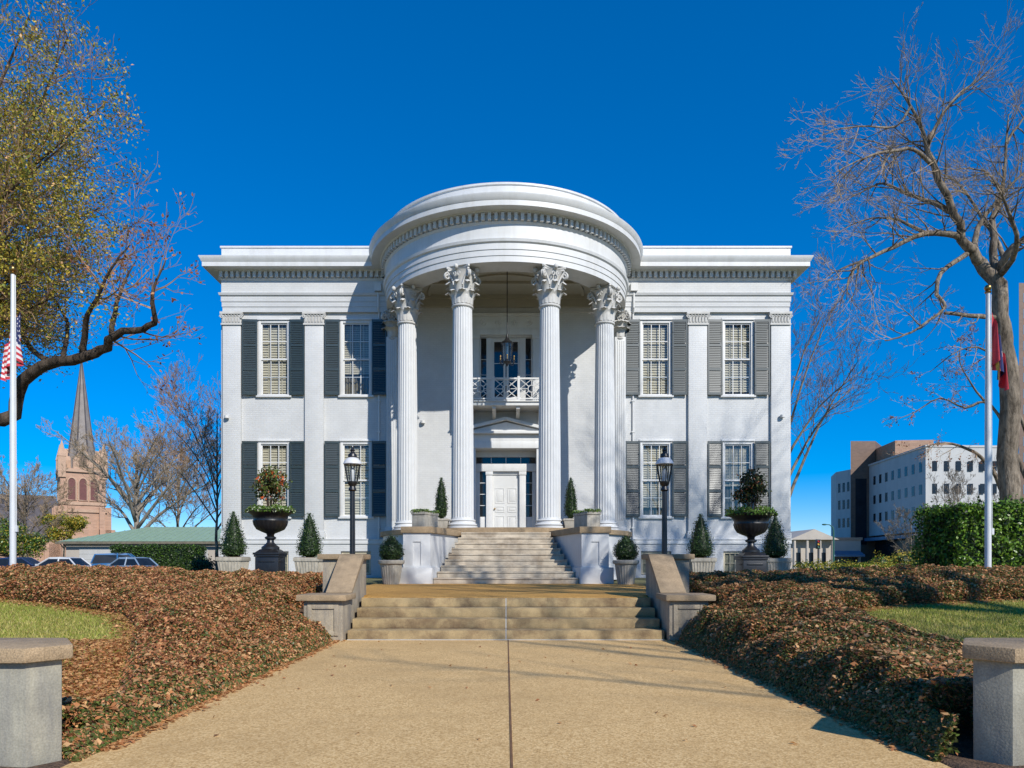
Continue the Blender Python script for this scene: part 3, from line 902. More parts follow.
# ---- entrance
DZ = 1.10
UP = (0, 0, E(0))
s = MB()
for sx in (-1, 1):
    a, b = sorted((sx*1.172, sx*1.44)); s.box(a, b, -0.06, WALLY+0.01, DZ, 4.36)
    a, b = sorted((sx*1.16, sx*1.46)); s.box(a, b, -0.09, WALLY+0.01, DZ, DZ+0.25)
s.box(-1.5, 1.5, -0.10, WALLY+0.01, 4.362, 4.62); s.box(-1.47, 1.47, -0.07, WALLY+0.01, 4.622, 4.90)
s.box(-1.64, 1.64, -0.26, WALLY+0.01, 4.902, 5.0)
so = s.build('door_surround', M['trim'], H, loc=UP, bevel=0.008)
p = MB(); p.extr_y([(-1.55, 5.003), (1.55, 5.003), (0, 5.36)], -0.10, WALLY+0.01)
for sx in (-1, 1):
    v = Vector((sx*1.66, 0, -0.42)); n = v.normalized(); up = Vector((-n.z*sx, 0, n.x*sx))
    p.obox((sx*0.83, -0.09, 5.265), (v.x/2, 0, v.z/2), (0, 0.19, 0), tuple(up*0.055))
p.build('pediment', M['trim'], so)
# door recess back wall pieces
e = MB(); yb = WALLY+0.55
for sx in (-1, 1):
    a, b = sorted((sx*0.53, sx*0.78)); e.box(a, b, yb-0.10, yb+0.10, DZ, 3.56)
    a, b = sorted((sx*0.51, sx*0.80)); e.box(a, b, yb-0.13, yb+0.1, 3.42, 3.555)
    a, b = sorted((sx*1.03, sx*1.172)); e.box(a, b, yb-0.08, yb+0.10, DZ, 3.56)
    a, b = sorted((sx*0.78, sx*1.03)); e.box(a, b, yb, yb+0.10, DZ, 1.78)
e.box(-1.172, 1.172, yb-0.14, yb+0.1, 3.56, 3.86); e.box(-1.172, 1.172, yb-0.06, yb+0.1, 4.12, 4.352)
e.box(-0.53, 0.53, yb-0.02, yb+0.1, 3.44, 3.56)
eo = e.build('door_frame', M['trim'], H, loc=UP, bevel=0.006)
tr = MB(); tr.box(-1.172, 1.172, yb+0.02, yb+0.03, 3.86, 4.12); tr.build('transom_pane', M['darkglass'], eo)
tb = MB()
for k in (-0.58, 0, 0.58): tb.box(k-0.015, k+0.015, yb, yb+0.02, 3.86, 4.12)
tb.build('transom_bars', M['trim'], eo)
for sx in (-1, 1):
    a, b = sorted((sx*0.78, sx*1.03))
    MB().box(a, b, yb+0.03, yb+0.04, 1.78, 3.56).build('sidelight_pane', M['darkglass'], eo)
    k = MB()
    for q in range(1, 4):
        zz = 1.78 + 1.78*q/4; k.box(a, b, yb+0.005, yb+0.028, zz-0.012, zz+0.012)
    k.build('sidelight_bars', M['trim'], eo)
dr = MB(); dr.box(-0.528, 0.528, yb+0.03, yb+0.09, DZ+0.01, 3.438)
do = dr.build('door', M['door'], H, loc=UP)
pn = MB()
zs = [(DZ+0.13, DZ+0.72), (DZ+0.86, DZ+1.10), (DZ+1.22, DZ+1.82)]
for sx in (-1, 1):
    for z0, z1 in zs:
        a, b = sorted((sx*0.06, sx*0.43))
        pn.box(a, b, yb+0.015, yb+0.031, z0, z0+0.03); pn.box(a, b, yb+0.015, yb+0.031, z1-0.03, z1)
        pn.box(a, a+0.03, yb+0.015, yb+0.031, z0+0.03, z1-0.03); pn.box(b-0.03, b, yb+0.015, yb+0.031, z0+0.03, z1-0.03)
        pn.box(a+0.07, b-0.07, yb+0.018, yb+0.031, z0+0.07, z1-0.07)
pn.build('door_panel', M['door'], do, bevel=0.004)
hd = MB(); hd.ball((-0.44, yb-0.02, DZ+1.0), 0.035, 10, 8); hd.tube([(-0.44, yb+0.03, DZ+1.0), (-0.44, yb-0.01, DZ+1.0)], 0.015, 8)
hd.build('handle', M['brass'], do, smooth=True)
# ---- balcony door
BZ = 5.97
e = MB(); yb2 = WALLY+0.20
for sx in (-1, 1):
    a, b = sorted((sx*1.022, sx*1.28)); e.box(a, b, -0.05, WALLY+0.01, BZ, 8.72)
    a, b = sorted((sx*1.0, sx*1.30)); e.box(a, b, -0.08, WALLY+0.01, 8.58, 8.722)
    a, b = sorted((sx*0.54, sx*0.76)); e.box(a, b, yb2-0.10, yb2+0.06, BZ, 8.69)
    a, b = sorted((sx*0.97, sx*1.02)); e.box(a, b, yb2-0.03, yb2+0.06, BZ, 8.69)
    a, b = sorted((sx*0.02, sx*0.10)); e.box(a, b, yb2-0.03, yb2+0.05, BZ, 8.56)
    a, b = sorted((sx*0.46, sx*0.54)); e.box(a, b, yb2-0.03, yb2+0.05, BZ, 8.56)
    a, b = sorted((sx*0.10, sx*0.46)); e.box(a, b, yb2-0.025, yb2+0.05, BZ, BZ+0.45)
    for q in (BZ+1.1, BZ+1.75): e.box(a, b, yb2-0.02, yb2+0.0, q-0.012, q+0.012)
    for q in (BZ+0.7, BZ+1.3, BZ+1.9): 
        a2, b2 = sorted((sx*0.76, sx*0.97)); e.box(a2, b2, yb2-0.02, yb2+0.0, q-0.012, q+0.012)
e.box(-0.54, 0.54, yb2-0.04, yb2+0.06, 8.56, 8.69)
e.box(-1.34, 1.34, -0.07, WALLY+0.01, 8.724, 8.95); e.box(-1.31, 1.31, -0.04, WALLY+0.01, 8.952, 9.42); e.box(-1.42, 1.42, -0.15, WALLY+0.01, 9.422, 9.54)
for k in (-0.9, -0.3, 0.3, 0.9):
    pts = [(k+0.12*math.cos(a*PI/8), -0.05, 9.19+0.12*math.sin(a*PI/8)) for a in range(17)]
    e.tube(pts, 0.025, 6); e.ball((k, -0.05, 9.19), 0.05, 8, 6)
eo2 = e.build('balcony_door', M['trim'], H, loc=UP, bevel=0.005)
MB().box(-1.0, 1.0, yb2+0.01, yb2+0.02, BZ, 8.69).build('pane', M['darkglass'], eo2)
# ---- balcony
b = MB(); b.box(-1.46, 1.46, -1.0, WALLY+0.01, 5.80, BZ-0.04); b.box(-1.52, 1.52, -1.06, WALLY+0.01, BZ-0.038, BZ)
bo = b.build('balcony', M['trim'], H, loc=UP, bevel=0.01)
for k in (-1.3, -0.45, 0.45, 1.3):
    q = MB(); q.extr_x([(WALLY, 5.797), (-0.9, 5.797), (-0.9, 5.70), (-0.5, 5.62), (-0.1, 5.35), (WALLY, 5.30)], k-0.07, k+0.07)
    q.build('bracket', M['trim'], bo, bevel=0.006)
r_ = MB(); zt = BZ+0.85
def panel(p0, p1):
    p0 = Vector(p0); p1 = Vector(p1); z0, z1 = BZ+0.10, zt-0.05
    c = (p0+p1)/2; c.z = (z0+z1)/2; half = (p1-p0)/2
    rr = 0.13
    u = half.normalized()
    pts = [c + u*rr*math.cos(a*PI/8) + Vector((0,0,rr*math.sin(a*PI/8))) for a in range(17)]
    r_.tube(pts, 0.017, 6)
    for sx in (-1, 1):
        for sz in (-1, 1):
            corner = c + half*sx + Vector((0,0,(z1-z0)/2*sz))
            dd = (c-corner); r_.tube([corner, c - dd.normalized()*rr], 0.017, 6)
            m1 = c + half*sx; m2 = c + Vector((0,0,(z1-z0)/2*sz))
    hz = Vector((0,0,(z1-z0)/2))
    for sx in (-1, 1):
        for sz in (-1, 1): r_.tube([c+half*sx, c+hz*sz], 0.013, 5)
    for sx in (-1, 1): r_.tube([c+half*sx, c+u*rr*sx], 0.014, 6)
    for sz in (-1, 1): r_.tube([c+Vector((0,0,(z1-z0)/2*sz)), c+Vector((0,0,rr*sz))], 0.014, 6)
px = (-1.42, -0.47, 0.47, 1.42)
for i in range(3): panel((px[i]+0.05, -0.98, 0), (px[i+1]-0.05, -0.98, 0))
for sx in (-1, 1): panel((sx*1.42, -0.92, 0), (sx*1.42, 0.05, 0))
for k in px: r_.box(k-0.045, k+0.045, -1.025, -0.935, BZ, zt+0.06)
r_.box(-1.46, 1.46, -1.01, -0.95, zt-0.05, zt+0.01); r_.box(-1.44, 1.44, -1.0, -0.96, BZ+0.06, BZ+0.11)
for sx in (-1, 1):
    r_.box(sx*1.42-0.03, sx*1.42+0.03, -0.94, 0.1, zt-0.05, zt+0.01); r_.box(sx*1.42-0.02, sx*1.42+0.02, -0.94, 0.1, BZ+0.06, BZ+0.11)
r_.build('railing', M['trim'], bo)

# ================================================================== LANTERN hanging in the portico
LX, LY = 0.04, -2.75
lz = EYE + E(0)*0
lt = thing('hanging_lantern', (LX, FY+LY, T + E(6.9)), 'black iron chandelier lantern hanging from a long rod under the portico ceiling', 'lantern')
k = MB(); k.tube([(0,0,0.75), (0,0,E(10.23)-E(6.9))], 0.016, 8); k.lathe([(0.0,3.25),(0.10,3.27),(0.12,3.31),(0.0,3.315)], 16)
k.build('rod', M['iron'], lt, smooth=True)
k = MB()
k.lathe([(0.19,0.70),(0.22,0.66),(0.20,0.62)], 16); k.lathe([(0.03,0.95),(0.05,0.85),(0.10,0.76),(0.19,0.70)], 16, cap=False)
k.lathe([(0.13,-0.02),(0.15,0.0),(0.13,0.03)], 16); k.lathe([(0.0,-0.16),(0.03,-0.12),(0.05,-0.06),(0.13,-0.02)], 16, cap=False)
for i in range(6):
    a = 2*PI*i/6; k.tube([(0.2*math.cos(a),0.2*math.sin(a),0.63),(0.14*math.cos(a),0.14*math.sin(a),0.02)], 0.012, 6)
k.build('cage', M['iron'], lt, smooth=True)
k = MB(); k.lathe([(0.13,0.03),(0.185,0.62)], 18, cap=False); k.build('glass_shade', M['lantern'], lt, smooth=True)
for i in range(6):
    a = 2*PI*(i+0.5)/6; c, s = math.cos(a), math.sin(a)
    k = MB(); k.tube([(0.10*c,0.10*s,0.0),(0.16*c,0.16*s,-0.10),(0.24*c,0.24*s,-0.08),(0.27*c,0.27*s,0.02)], 0.012, 6)
    k.lathe([(0.0,0.0),(0.05,0.02),(0.05,0.035)], 10, c=(0.27*c,0.27*s)); ao = k.build('arm', M['iron'], lt, smooth=True)
    k = MB(); k.tube([(0.27*c,0.27*s,0.03),(0.27*c,0.27*s,0.13)], 0.017, 8); k.ball((0.27*c,0.27*s,0.16), 0.03, 8, 6, (1,1,1.5))
    k.build('candle', M['brass'], ao, smooth=True)
# ================================================================== TERRAIN
def sst(t):
    t = np.clip(t, 0, 1); return t*t*(3-2*t)
XE = 2.62
def gz(x, y):
    x = np.asarray(x, dtype=float); y = np.asarray(y, dtype=float)
    ax = np.abs(x)
    s = sst((ax-XE-0.02)/1.35)
    slope = 0.08 + 0.72*np.clip((y-4)/9, 0, 1)
    slope = slope*(1 - 0.17*np.clip((7.4-ax)/2.4, 0, 1)*np.clip((y-8.5)/3, 0, 1) - np.where(x > 0, 0.07, 0.0)*np.clip((y-8)/3, 0, 1))
    slope = np.where(y < 4, 0.08*sst((y-2.5)/1.5), slope)
    back = sst((y-13.3)/2.6)
    g = s*(slope*(1-back) + 0.60*back)
    g = np.where((ax < 12) | True, g, g)
    # far land falls gently to the street beyond the garden
    far = np.maximum(sst((ax-15)/14)*sst((y-20)/14), sst((y-44)/8))
    g = g*(1-far) + 0.10*far
    inner = (ax < XE+0.02) & (y < 12.6)
    g = np.where(inner, -0.03, g)
    tc = (ax < 3.5) & (y >= 12.4) & (y < 20.2)
    g = np.where(tc, 0.52, g)
    return g
def grid(x0, x1, y0, y1, nx, ny):
    xs = np.linspace(x0, x1, nx); ys = np.linspace(y0, y1, ny)
    return np.meshgrid(xs, ys)
def sheet(name, xs, ys, zf, m, loc=(0,0,0)):
    X, Y = np.meshgrid(xs, ys); Z = zf(X, Y)
    V = np.stack([X, Y, Z], -1).reshape(-1, 3)
    nx, ny = len(xs), len(ys)
    i, j = np.meshgrid(np.arange(nx-1), np.arange(ny-1))
    a = (j*nx+i).ravel()
    Fc = np.stack([a, a+1, a+nx+1, a+nx], -1)
    return np_mesh(name, V, Fc, m, smooth=True)
def axis(near, step, far):
    a = np.arange(-near, near+1e-6, step)
    e = []
    v = near
    d = step
    while v < far:
        d *= 1.3; v += d; e.append(v)
    e = np.array(e)
    return np.concatenate([-e[::-1], a, e])
xs = np.unique(np.round(np.concatenate([axis(16, 0.25, 1500), [-XE-0.03, -XE-0.01, XE+0.01, XE+0.03, -3.51, -3.49, 3.49, 3.51]]), 4))
ya = np.arange(-4, 24.01, 0.25)
yb_ = []; v = 24.0; d = 0.25
while v < 2000: d *= 1.25; v += d; yb_.append(v)
yn = []; v = -4.0; d = 0.5
while v > -60: d *= 1.4; v -= d; yn.append(v)
ys = np.concatenate([np.array(yn)[::-1], ya, yb_])
structure(sheet('ground', xs, ys, gz, M['ground']))

# mulch under the ground cover, drive, joints, terrace, steps
def slab(name, x0, x1, y0, y1, z0, z1, m, bevel=0.0):
    return structure(MB().box(x0, x1, y0, y1, z0, z1).build(name, m, bevel=bevel))
slab('drive', -XE, XE, -8, 10.93, -0.10, 0.0, M['drive'])
mb = MB(); mb.box(0.026, 0.042, -8, 10.92, 0.0, 0.004)
structure(mb.build('drive_joint', M['joint']))
# four steps up to the terrace
st = MB(); cz = MB()
SW = 2.46
for k in range(4):
    y = 10.92 + 0.35*k
    st.box(-SW, -0.008, y, 12.6, 0.15*k + (0.001 if k else -0.08), 0.15*(k+1)-0.001*(k == 3))
    st.box(0.008, SW, y, 12.6, 0.15*k + (0.001 if k else -0.08), 0.15*(k+1)-0.001*(k == 3))
    cz.box(-0.008, 0.008, y+0.006, 12.55, 0.15*k + 0.001, 0.15*(k+1)-0.004)
cz.box(-SW, SW, 10.895, 10.918, 0.0, 0.010)
structure(st.build('steps', M['step'], bevel=0.012)); structure(cz.build('steps_joint', M['caulk']))
mb = MB(); mb.prism([(-SW, 12.02), (SW, 12.02), (SW, 12.75), (3.62, 13.3), (3.62, 19.95), (-3.62, 19.95), (-3.62, 13.3), (-SW, 12.75)], 0.3, 0.604)
structure(mb.build('terrace', M['terrace'], bevel=0.0))

# ------------------------------------------------------------------ stair walls with low and upper piers
for sx, lb in ((-1, 'tan capped concrete stair wall with two piers left of the lower steps'), (1, 'tan capped concrete stair wall with two piers right of the lower steps, half in shadow')):
    wl = thing('stair_wall', (sx*2.8, 11.4, 0), lb, 'wall', 'walls flanking the lower steps')
    X = lambda a, b: sorted((sx*(a-2.8), sx*(b-2.8)))
    def bx_(m_, a, b, y0, y1, z0, z1):
        x0, x1 = X(a, b); m_.box(x0, x1, y0-11.4, y1-11.4, z0, z1)
    m_ = MB()
    bx_(m_, 2.50, 3.10, 10.78, 11.36, -0.05, 0.615)
    # framed panel on the front of the low pier
    for (a, b, z0, z1) in ((2.56, 2.63, 0.08, 0.56), (2.97, 3.04, 0.08, 0.56), (2.63, 2.97, 0.08, 0.15), (2.63, 2.97, 0.49, 0.56)):
        bx_(m_, a, b, 10.755, 10.781, z0, z1)
    m_.build('low_pier', M['conc'], wl, bevel=0.012)
    m_ = MB(); bx_(m_, 2.43, 3.19, 10.68, 11.42, 0.617, 0.71); m_.build('low_cap', M['coping'], wl, bevel=0.018)
    m_ = MB(); bx_(m_, 2.58, 3.22, 12.36, 13.0, 0.0, 1.255); m_.build('upper_pier', M['conc'], wl, bevel=0.012)
    m_ = MB(); bx_(m_, 2.51, 3.30, 12.29, 13.07, 1.257, 1.35); m_.build('upper_cap', M['coping'], wl, bevel=0.018)
    m_ = MB(); x0, x1 = X(2.52, 2.86)
    m_.extr_x([(11.36-11.4, 0), (12.36-11.4, 0), (12.36-11.4, 1.22), (11.36-11.4, 0.66)], x0, x1); m_.build('slope_wall', M['conc'], wl)
    m_ = MB(); x0, x1 = X(2.48, 2.90)
    m_.extr_x([(11.30-11.4, 0.715), (11.38-11.4, 0.712), (12.30-11.4, 1.24), (12.31-11.4, 1.345), (12.26-11.4, 1.345)], x0, x1); m_.build('slope_coping', M['coping'], wl, bevel=0.012)

# ------------------------------------------------------------------ gate piers by the street
def gate_pier(P, cx, lb):
    g = thing('gate_pier', (cx, 4.4, 0), lb, 'pier', 'piers at the foot of the drive')
    Q = [(x-cx, y-4.4) for x, y in P]
    MB().prism(Q, -0.05, 0.625).build('shaft', M['conc_grey'], g, bevel=0.012)
    c = Vector((sum(q[0] for q in Q)/len(Q), sum(q[1] for q in Q)/len(Q)))
    out = []
    n = len(Q)
    for i in range(n):
        a, b, d = Vector(Q[i-1]), Vector(Q[i]), Vector(Q[(i+1) % n])
        e1 = (b-a).normalized(); e2 = (d-b).normalized()
        n1 = Vector((e1.y, -e1.x)); n2 = Vector((e2.y, -e2.x))
        if n1.dot(b-c) < 0: n1 = -n1
        if n2.dot(b-c) < 0: n2 = -n2
        m_ = (n1+n2).normalized(); out.append(b + m_*0.055/max(0.4, m_.dot(n1)))
    MB().prism([(p.x, p.y) for p in out], 0.627, 0.715).build('cap', M['coping'], g, bevel=0.014)
gate_pier([(-2.68, 4.25), (-2.90, 4.56), (-3.6, 4.56), (-3.9, 4.12), (-3.2, 4.09), (-2.79, 4.09)], -2.95, 'grey concrete pier with tan cap left of the drive, cut by the picture edge')
gate_pier([(2.82, 4.25), (3.03, 4.56), (3.7, 4.56), (4.0, 4.12), (3.3, 4.09), (2.945, 4.09)], 3.1, 'grey concrete pier with tan cap right of the drive, casting its shadow on it')

# ================================================================== GROUND COVER, LAWNS
LAWN_L = [(-2.95,4.95),(-3.2,5.8),(-3.65,6.8),(-4.2,8.0),(-5.0,9.2),(-6.2,10.0),(-8,10.8),(-14,11.5),(-14,4.9)]
LAWN_R = [(5.4,6.3),(4.6,6.9),(4.15,7.8),(4.25,8.9),(4.7,9.8),(5.6,10.4),(7.5,10.8),(14,11.1),(14,5.9),(7.5,5.9)]
def inside(poly, x, y):
    r = np.zeros(x.shape, bool); n = len(poly)
    for i in range(n):
        x0, y0 = poly[i]; x1, y1 = poly[(i+1) % n]
        c = ((y0 > y) != (y1 > y)) & (x < (x1-x0)*(y-y0)/((y1-y0)+1e-12)+x0)
        r ^= c
    return r
def dist_poly(poly, x, y):
    d = np.full(x.shape, 1e9); n = len(poly)
    for i in range(n):
        ax, ay = poly[i]; bx2, by2 = poly[(i+1) % n]
        t = np.clip(((x-ax)*(bx2-ax)+(y-ay)*(by2-ay))/((bx2-ax)**2+(by2-ay)**2), 0, 1)
        d = np.minimum(d, np.hypot(x-ax-t*(bx2-ax), y-ay-t*(by2-ay)))
    return d
def wob(x, y, f=1.0, ph=0.0):
    return (np.sin(x*1.7*f+y*0.9*f+ph)+np.sin(-x*0.8*f+y*2.1*f+1.3+ph)+np.sin(x*3.1*f+y*2.7*f+2.1*ph)*0.6+np.sin(x*6.3*f-y*5.1*f+ph)*0.4)/3.0

def canopy(x, y, side, lawn):
    """height of the clipped ground cover above the soil"""
    ax = np.abs(x)
    top = (0.24 if side < 0 else 0.27) + 0.06*np.clip((y-8)/4, 0, 1)
    if side > 0: top = top - 0.16*np.clip((8.2-y)/1.2, 0, 1)*np.clip((ax-3.2)/0.8, 0, 1)
    else: top = top - 0.10*np.clip((7.5-y)/1.5, 0, 1)*np.clip((ax-2.9)/0.5, 0, 1)
    if side > 0: top = top + 0.13*np.exp(-((ax-XE-0.25)/0.35)**2)
    e = np.clip((ax-XE+0.03)/(0.26+0.10*wob(x, y, 3.0, 4.0)), 0.02, 1)**0.6
    l = np.clip(dist_poly(lawn, x, y)/0.15, 0, 1)**0.5
    return top*(1+0.24*wob(x, y, 2.0)+0.20*wob(x, y, 5.0, 1.0))*e*np.minimum(1, 0.25+0.75*l)

for side, lawn, lab, lawnlab in ((-1, LAWN_L, 'rust and green ground cover bank left of the drive', 'short winter grass patch left of the drive'),
                        (1, LAWN_R, 'dark brown and green ground cover bank right of the drive', 'short winter grass patch right of the drive')):
    # mulch bed under the plants
    def zf(X, Y):
        Z = gz(X, Y) + 0.012
        return Z
    xs_ = np.concatenate([[XE-0.004, XE+0.03], np.linspace(XE+0.06, 14.0, 92)])*side
    if side < 0: xs_ = xs_[::-1]
    ys_ = np.linspace(3.0, 16.2, 100)
    structure(sheet('planting_bed', xs_, ys_, zf, M['soil']))
    # canopy body: bumpy sheet just below the leaf tips, hole over the lawn
    nx, ny = 260, 280
    xa = np.linspace(XE-0.02, 14.0, nx)*side; yy = np.linspace(4.55, 15.6, ny)
    # leaf scatter
    N0 = 900000
    u = NP.random((N0, 2))
    # denser near the camera
    py_ = 4.26 + (15.8-4.26)*u[:,0]**1.35
    px_ = (XE-0.03 + (13.5-XE)*u[:,1]**1.25)*side
    vis = np.abs(px_) < (py_*0.74+0.9)
    ok = vis & ~inside(lawn, px_, py_)
    ok &= ~((np.abs(px_) < 3.42) & (py_ > 10.6) & (py_ < 13.2))
    ok &= ~((np.abs(px_) < 3.75) & (py_ >= 13.2))
    ok &= ~((np.abs(px_) > 2.74) & (np.abs(px_) < 4.3) & (py_ < 4.62))
    gy = wob(px_, py_, 0.5, 3.0)
    ok &= py_ < 15.2 + 0.3*gy
    px_, py_ = px_[ok], py_[ok]
    n = len(px_)
    can = canopy(px_, py_, side, lawn)
    dep = NP.random(n)
    h = can*(1-0.85*dep**2.2)
    # leaves on the vertical edge along the drive
    pz = gz(px_, py_) + 0.01 + h
    size = 0.017 + 0.012*NP.random(n) + 0.0017*py_
    P = np.stack([px_, py_, pz], -1)
    nr = np.tile(np.array([[0, -0.2, 0.75]]), (n, 1)); 
    edge = np.clip(1-(np.abs(px_)-XE)/0.25, 0, 1); nr[:,0] -= side*edge*0.8
    V, Fc = leaf_quads(P, size, nr, 0.42, 0.55)
    patch = wob(px_, py_, 1.1, 5.0 + side)
    r = NP.random(n)
    low = np.clip((8.0-py_)/3.5, 0, 1)
    pg = np.clip(0.30 + 0.22*low + 0.16*patch + (0.22 if side > 0 else 0.0) + 0.25*edge, 0.06, 0.9)
    mi = np.where(r < pg, np.where(NP.random(n) < (0.24 if side > 0 else 0.34), 4, 3),
                  np.where(NP.random(n) < 0.56 + 0.10*wob(px_, py_, 1.9, 9.0), 0, np.where(NP.random(n) < 0.44 - 0.2*wob(px_, py_, 1.3, 1.0), 1, 2)))
    # dry leaves lying on top
    nd_ = int(n*0.014)
    idx = NP.choice(n, nd_, replace=False)
    PD = P[idx].copy(); PD[:,2] = gz(PD[:,0], PD[:,1]) + 0.015 + can[idx]*1.0
    VD, FD = leaf_quads(PD, 0.045+0.03*NP.random(nd_), np.tile([[0,-0.1,1.0]], (nd_,1)), 0.45, 0.6)
    V = np.concatenate([V, VD]); FD = FD + n*4; Fc = np.concatenate([Fc, FD])
    mi = np.concatenate([mi, np.where(NP.random(nd_) < 0.6, 1, 0)])
    o = np_mesh('ground_cover', V, Fc, [L_['rust'], L_['tan'], L_['maroon'], L_['dkgreen'], L_['green']], mi)
    stuff(o, lab, 'ground cover')
    # fallen leaves along the drive edge and lawn rim
    nf = 1500
    fy = 4.5 + 8*NP.random(nf)**1.2; fx = (XE - np.abs(NP.normal(size=nf))*0.055)*side
    keep = fy < 10.9
    fy, fx = fy[keep], fx[keep]
    fz = np.full(len(fx), 0.008)
    k2 = 5200
    rx = NP.choice(len(lawn)-3, k2); tt = NP.random(k2)
    la = np.array(lawn)
    lx = la[rx,0]+(la[rx+1,0]-la[rx,0])*tt + NP.normal(size=k2)*0.12; ly = la[rx,1]+(la[rx+1,1]-la[rx,1])*tt + NP.normal(size=k2)*0.10
    if side < 0:
        kx = 7000; yy2 = 5.0+2.4*NP.random(kx); 
        lx = np.concatenate([lx, -2.95-0.42*(yy2-5)-np.abs(NP.normal(size=kx))*0.42]); ly = np.concatenate([ly, yy2])
    lz_ = gz(lx, ly)+0.03+0.02*NP.random(len(lx))
    # few scattered leaves on the drive
    sx_ = NP.random(26)*2.5*side; sy_ = 4.5+6.2*NP.random(26)
    P2 = np.concatenate([np.stack([fx, fy, fz], -1), np.stack([lx, ly, lz_], -1), np.stack([sx_, sy_, np.full(26, 0.008)], -1)])
    V, Fc = leaf_quads(P2, 0.035+0.03*NP.random(len(P2)), np.tile([[0,0,1.0]], (len(P2),1)), 0.3, 0.6)
    stuff(np_mesh('fallen_leaves', V, Fc, [L_['litter'], L_['rust']], np.where(NP.random(len(P2)) < 0.72, 0, 1)),
          'dry tan leaves along the edge of the drive and lawn on the %s' % ('left' if side < 0 else 'right'), 'fallen leaves')
    # lawn sheet and blades
    bx0 = min(p[0] for p in lawn); bx1 = max(p[0] for p in lawn)
    xs2 = np.linspace(bx0, bx1, 90); ys2 = np.linspace(4.8, 11.6, 70)
    X, Y = np.meshgrid(xs2, ys2)
    nxx = len(xs2)
    i, j = np.meshgrid(np.arange(nxx-1), np.arange(len(ys2)-1)); a = (j*nxx+i).ravel()
    Fq = np.stack([a, a+1, a+nxx+1, a+nxx], -1)
    cxm = (X[:-1,:-1]+X[1:,1:]).ravel()/2; cym = (Y[:-1,:-1]+Y[1:,1:]).ravel()/2
    Fq = Fq[inside(lawn, cxm, cym)]
    structure(np_mesh('lawn', np.stack([X, Y, gz(X, Y)+0.022], -1).reshape(-1,3), Fq, M['lawn'], smooth=True))
    nb_ = 170000
    gx = bx0+(bx1-bx0)*NP.random(nb_); gyy = 4.8+6.8*NP.random(nb_)
    ok = inside(lawn, gx, gyy) & (np.abs(gx) < gyy*0.74+0.5)
    gx, gyy = gx[ok], gyy[ok]; nn = len(gx)
    g0 = gz(gx, gyy)+0.018; hgt = 0.022+0.03*NP.random(nn)
    az = NP.random(nn)*2*PI; wd = 0.0045+0.003*NP.random(nn)
    lean = NP.normal(size=(nn,2))*0.018
    V = np.empty((nn,3,3))
    V[:,0] = np.stack([gx-np.cos(az)*wd, gyy-np.sin(az)*wd, g0], -1); V[:,1] = np.stack([gx+np.cos(az)*wd, gyy+np.sin(az)*wd, g0], -1)
    V[:,2] = np.stack([gx+lean[:,0], gyy+lean[:,1], g0+hgt], -1)
    strawp = np.clip(0.35+0.3*wob(gx, gyy, 0.8, 2.0), 0.05, 0.9)
    o = np_mesh('grass', V.reshape(-1,3), np.arange(nn*3).reshape(nn,3), [L_['grass'], L_['straw']], (NP.random(nn) < strawp).astype(int))
    stuff(o, lawnlab, 'grass')
# ================================================================== PLANT HELPERS
def core_solid(prof, n=18):
    mb = MB(); mb.lathe(prof, n); return mb

def shell_points(prof, n, rng=NP, jitter=0.05, fill=0.25):
    """random points near a surface of revolution (profile r,z), with outward normals"""
    pr = np.array(prof, float)
    seg = np.hypot(np.diff(pr[:,0]), np.diff(pr[:,1])) * (pr[:-1,0]+pr[1:,0]+0.02)
    k = rng.choice(len(seg), n, p=seg/seg.sum())
    t = rng.random(n); a = rng.random(n)*2*PI
    r = pr[k,0]+(pr[k+1,0]-pr[k,0])*t; z = pr[k,1]+(pr[k+1,1]-pr[k,1])*t
    nr = (pr[k+1,1]-pr[k,1]); nz = -(pr[k+1,0]-pr[k,0]); ln = np.hypot(nr, nz)+1e-9
    lump = 1 + 0.5*np.sin(a*3+z*9)*0.06 + 0.5*np.sin(a*7-z*13)*0.05
    dr = rng.normal(size=n)*jitter - fill*jitter
    r2 = np.maximum(0, r*lump + dr*nr/ln); z2 = z + dr*nz/ln
    P = np.stack([r2*np.cos(a), r2*np.sin(a), z2], -1)
    N_ = np.stack([np.cos(a)*nr/ln, np.sin(a)*nr/ln, nz/ln], -1)
    return P, N_

def topiary_foliage(parent, prof, n, size, mats=('box','boxdk'), share=0.65, loc=(0,0,0), jitter=0.035, spread=0.7, name='foliage'):
    P, N_ = shell_points(prof, n, jitter=jitter)
    V, Fc = leaf_quads(P, size*(0.7+0.6*NP.random(n)), N_, spread, 0.55)
    mi = (NP.random(n) > share).astype(int)
    o = np_mesh(name, V, Fc, [L_[m] for m in mats], mi, parent, loc)
    c = MB(); c.lathe([(r*0.88, z) for r, z in prof], 16); c.build('dark_core', L_['boxdk'], o)  # solid dark core, no branches: closes the gaps between the leaves
    return o

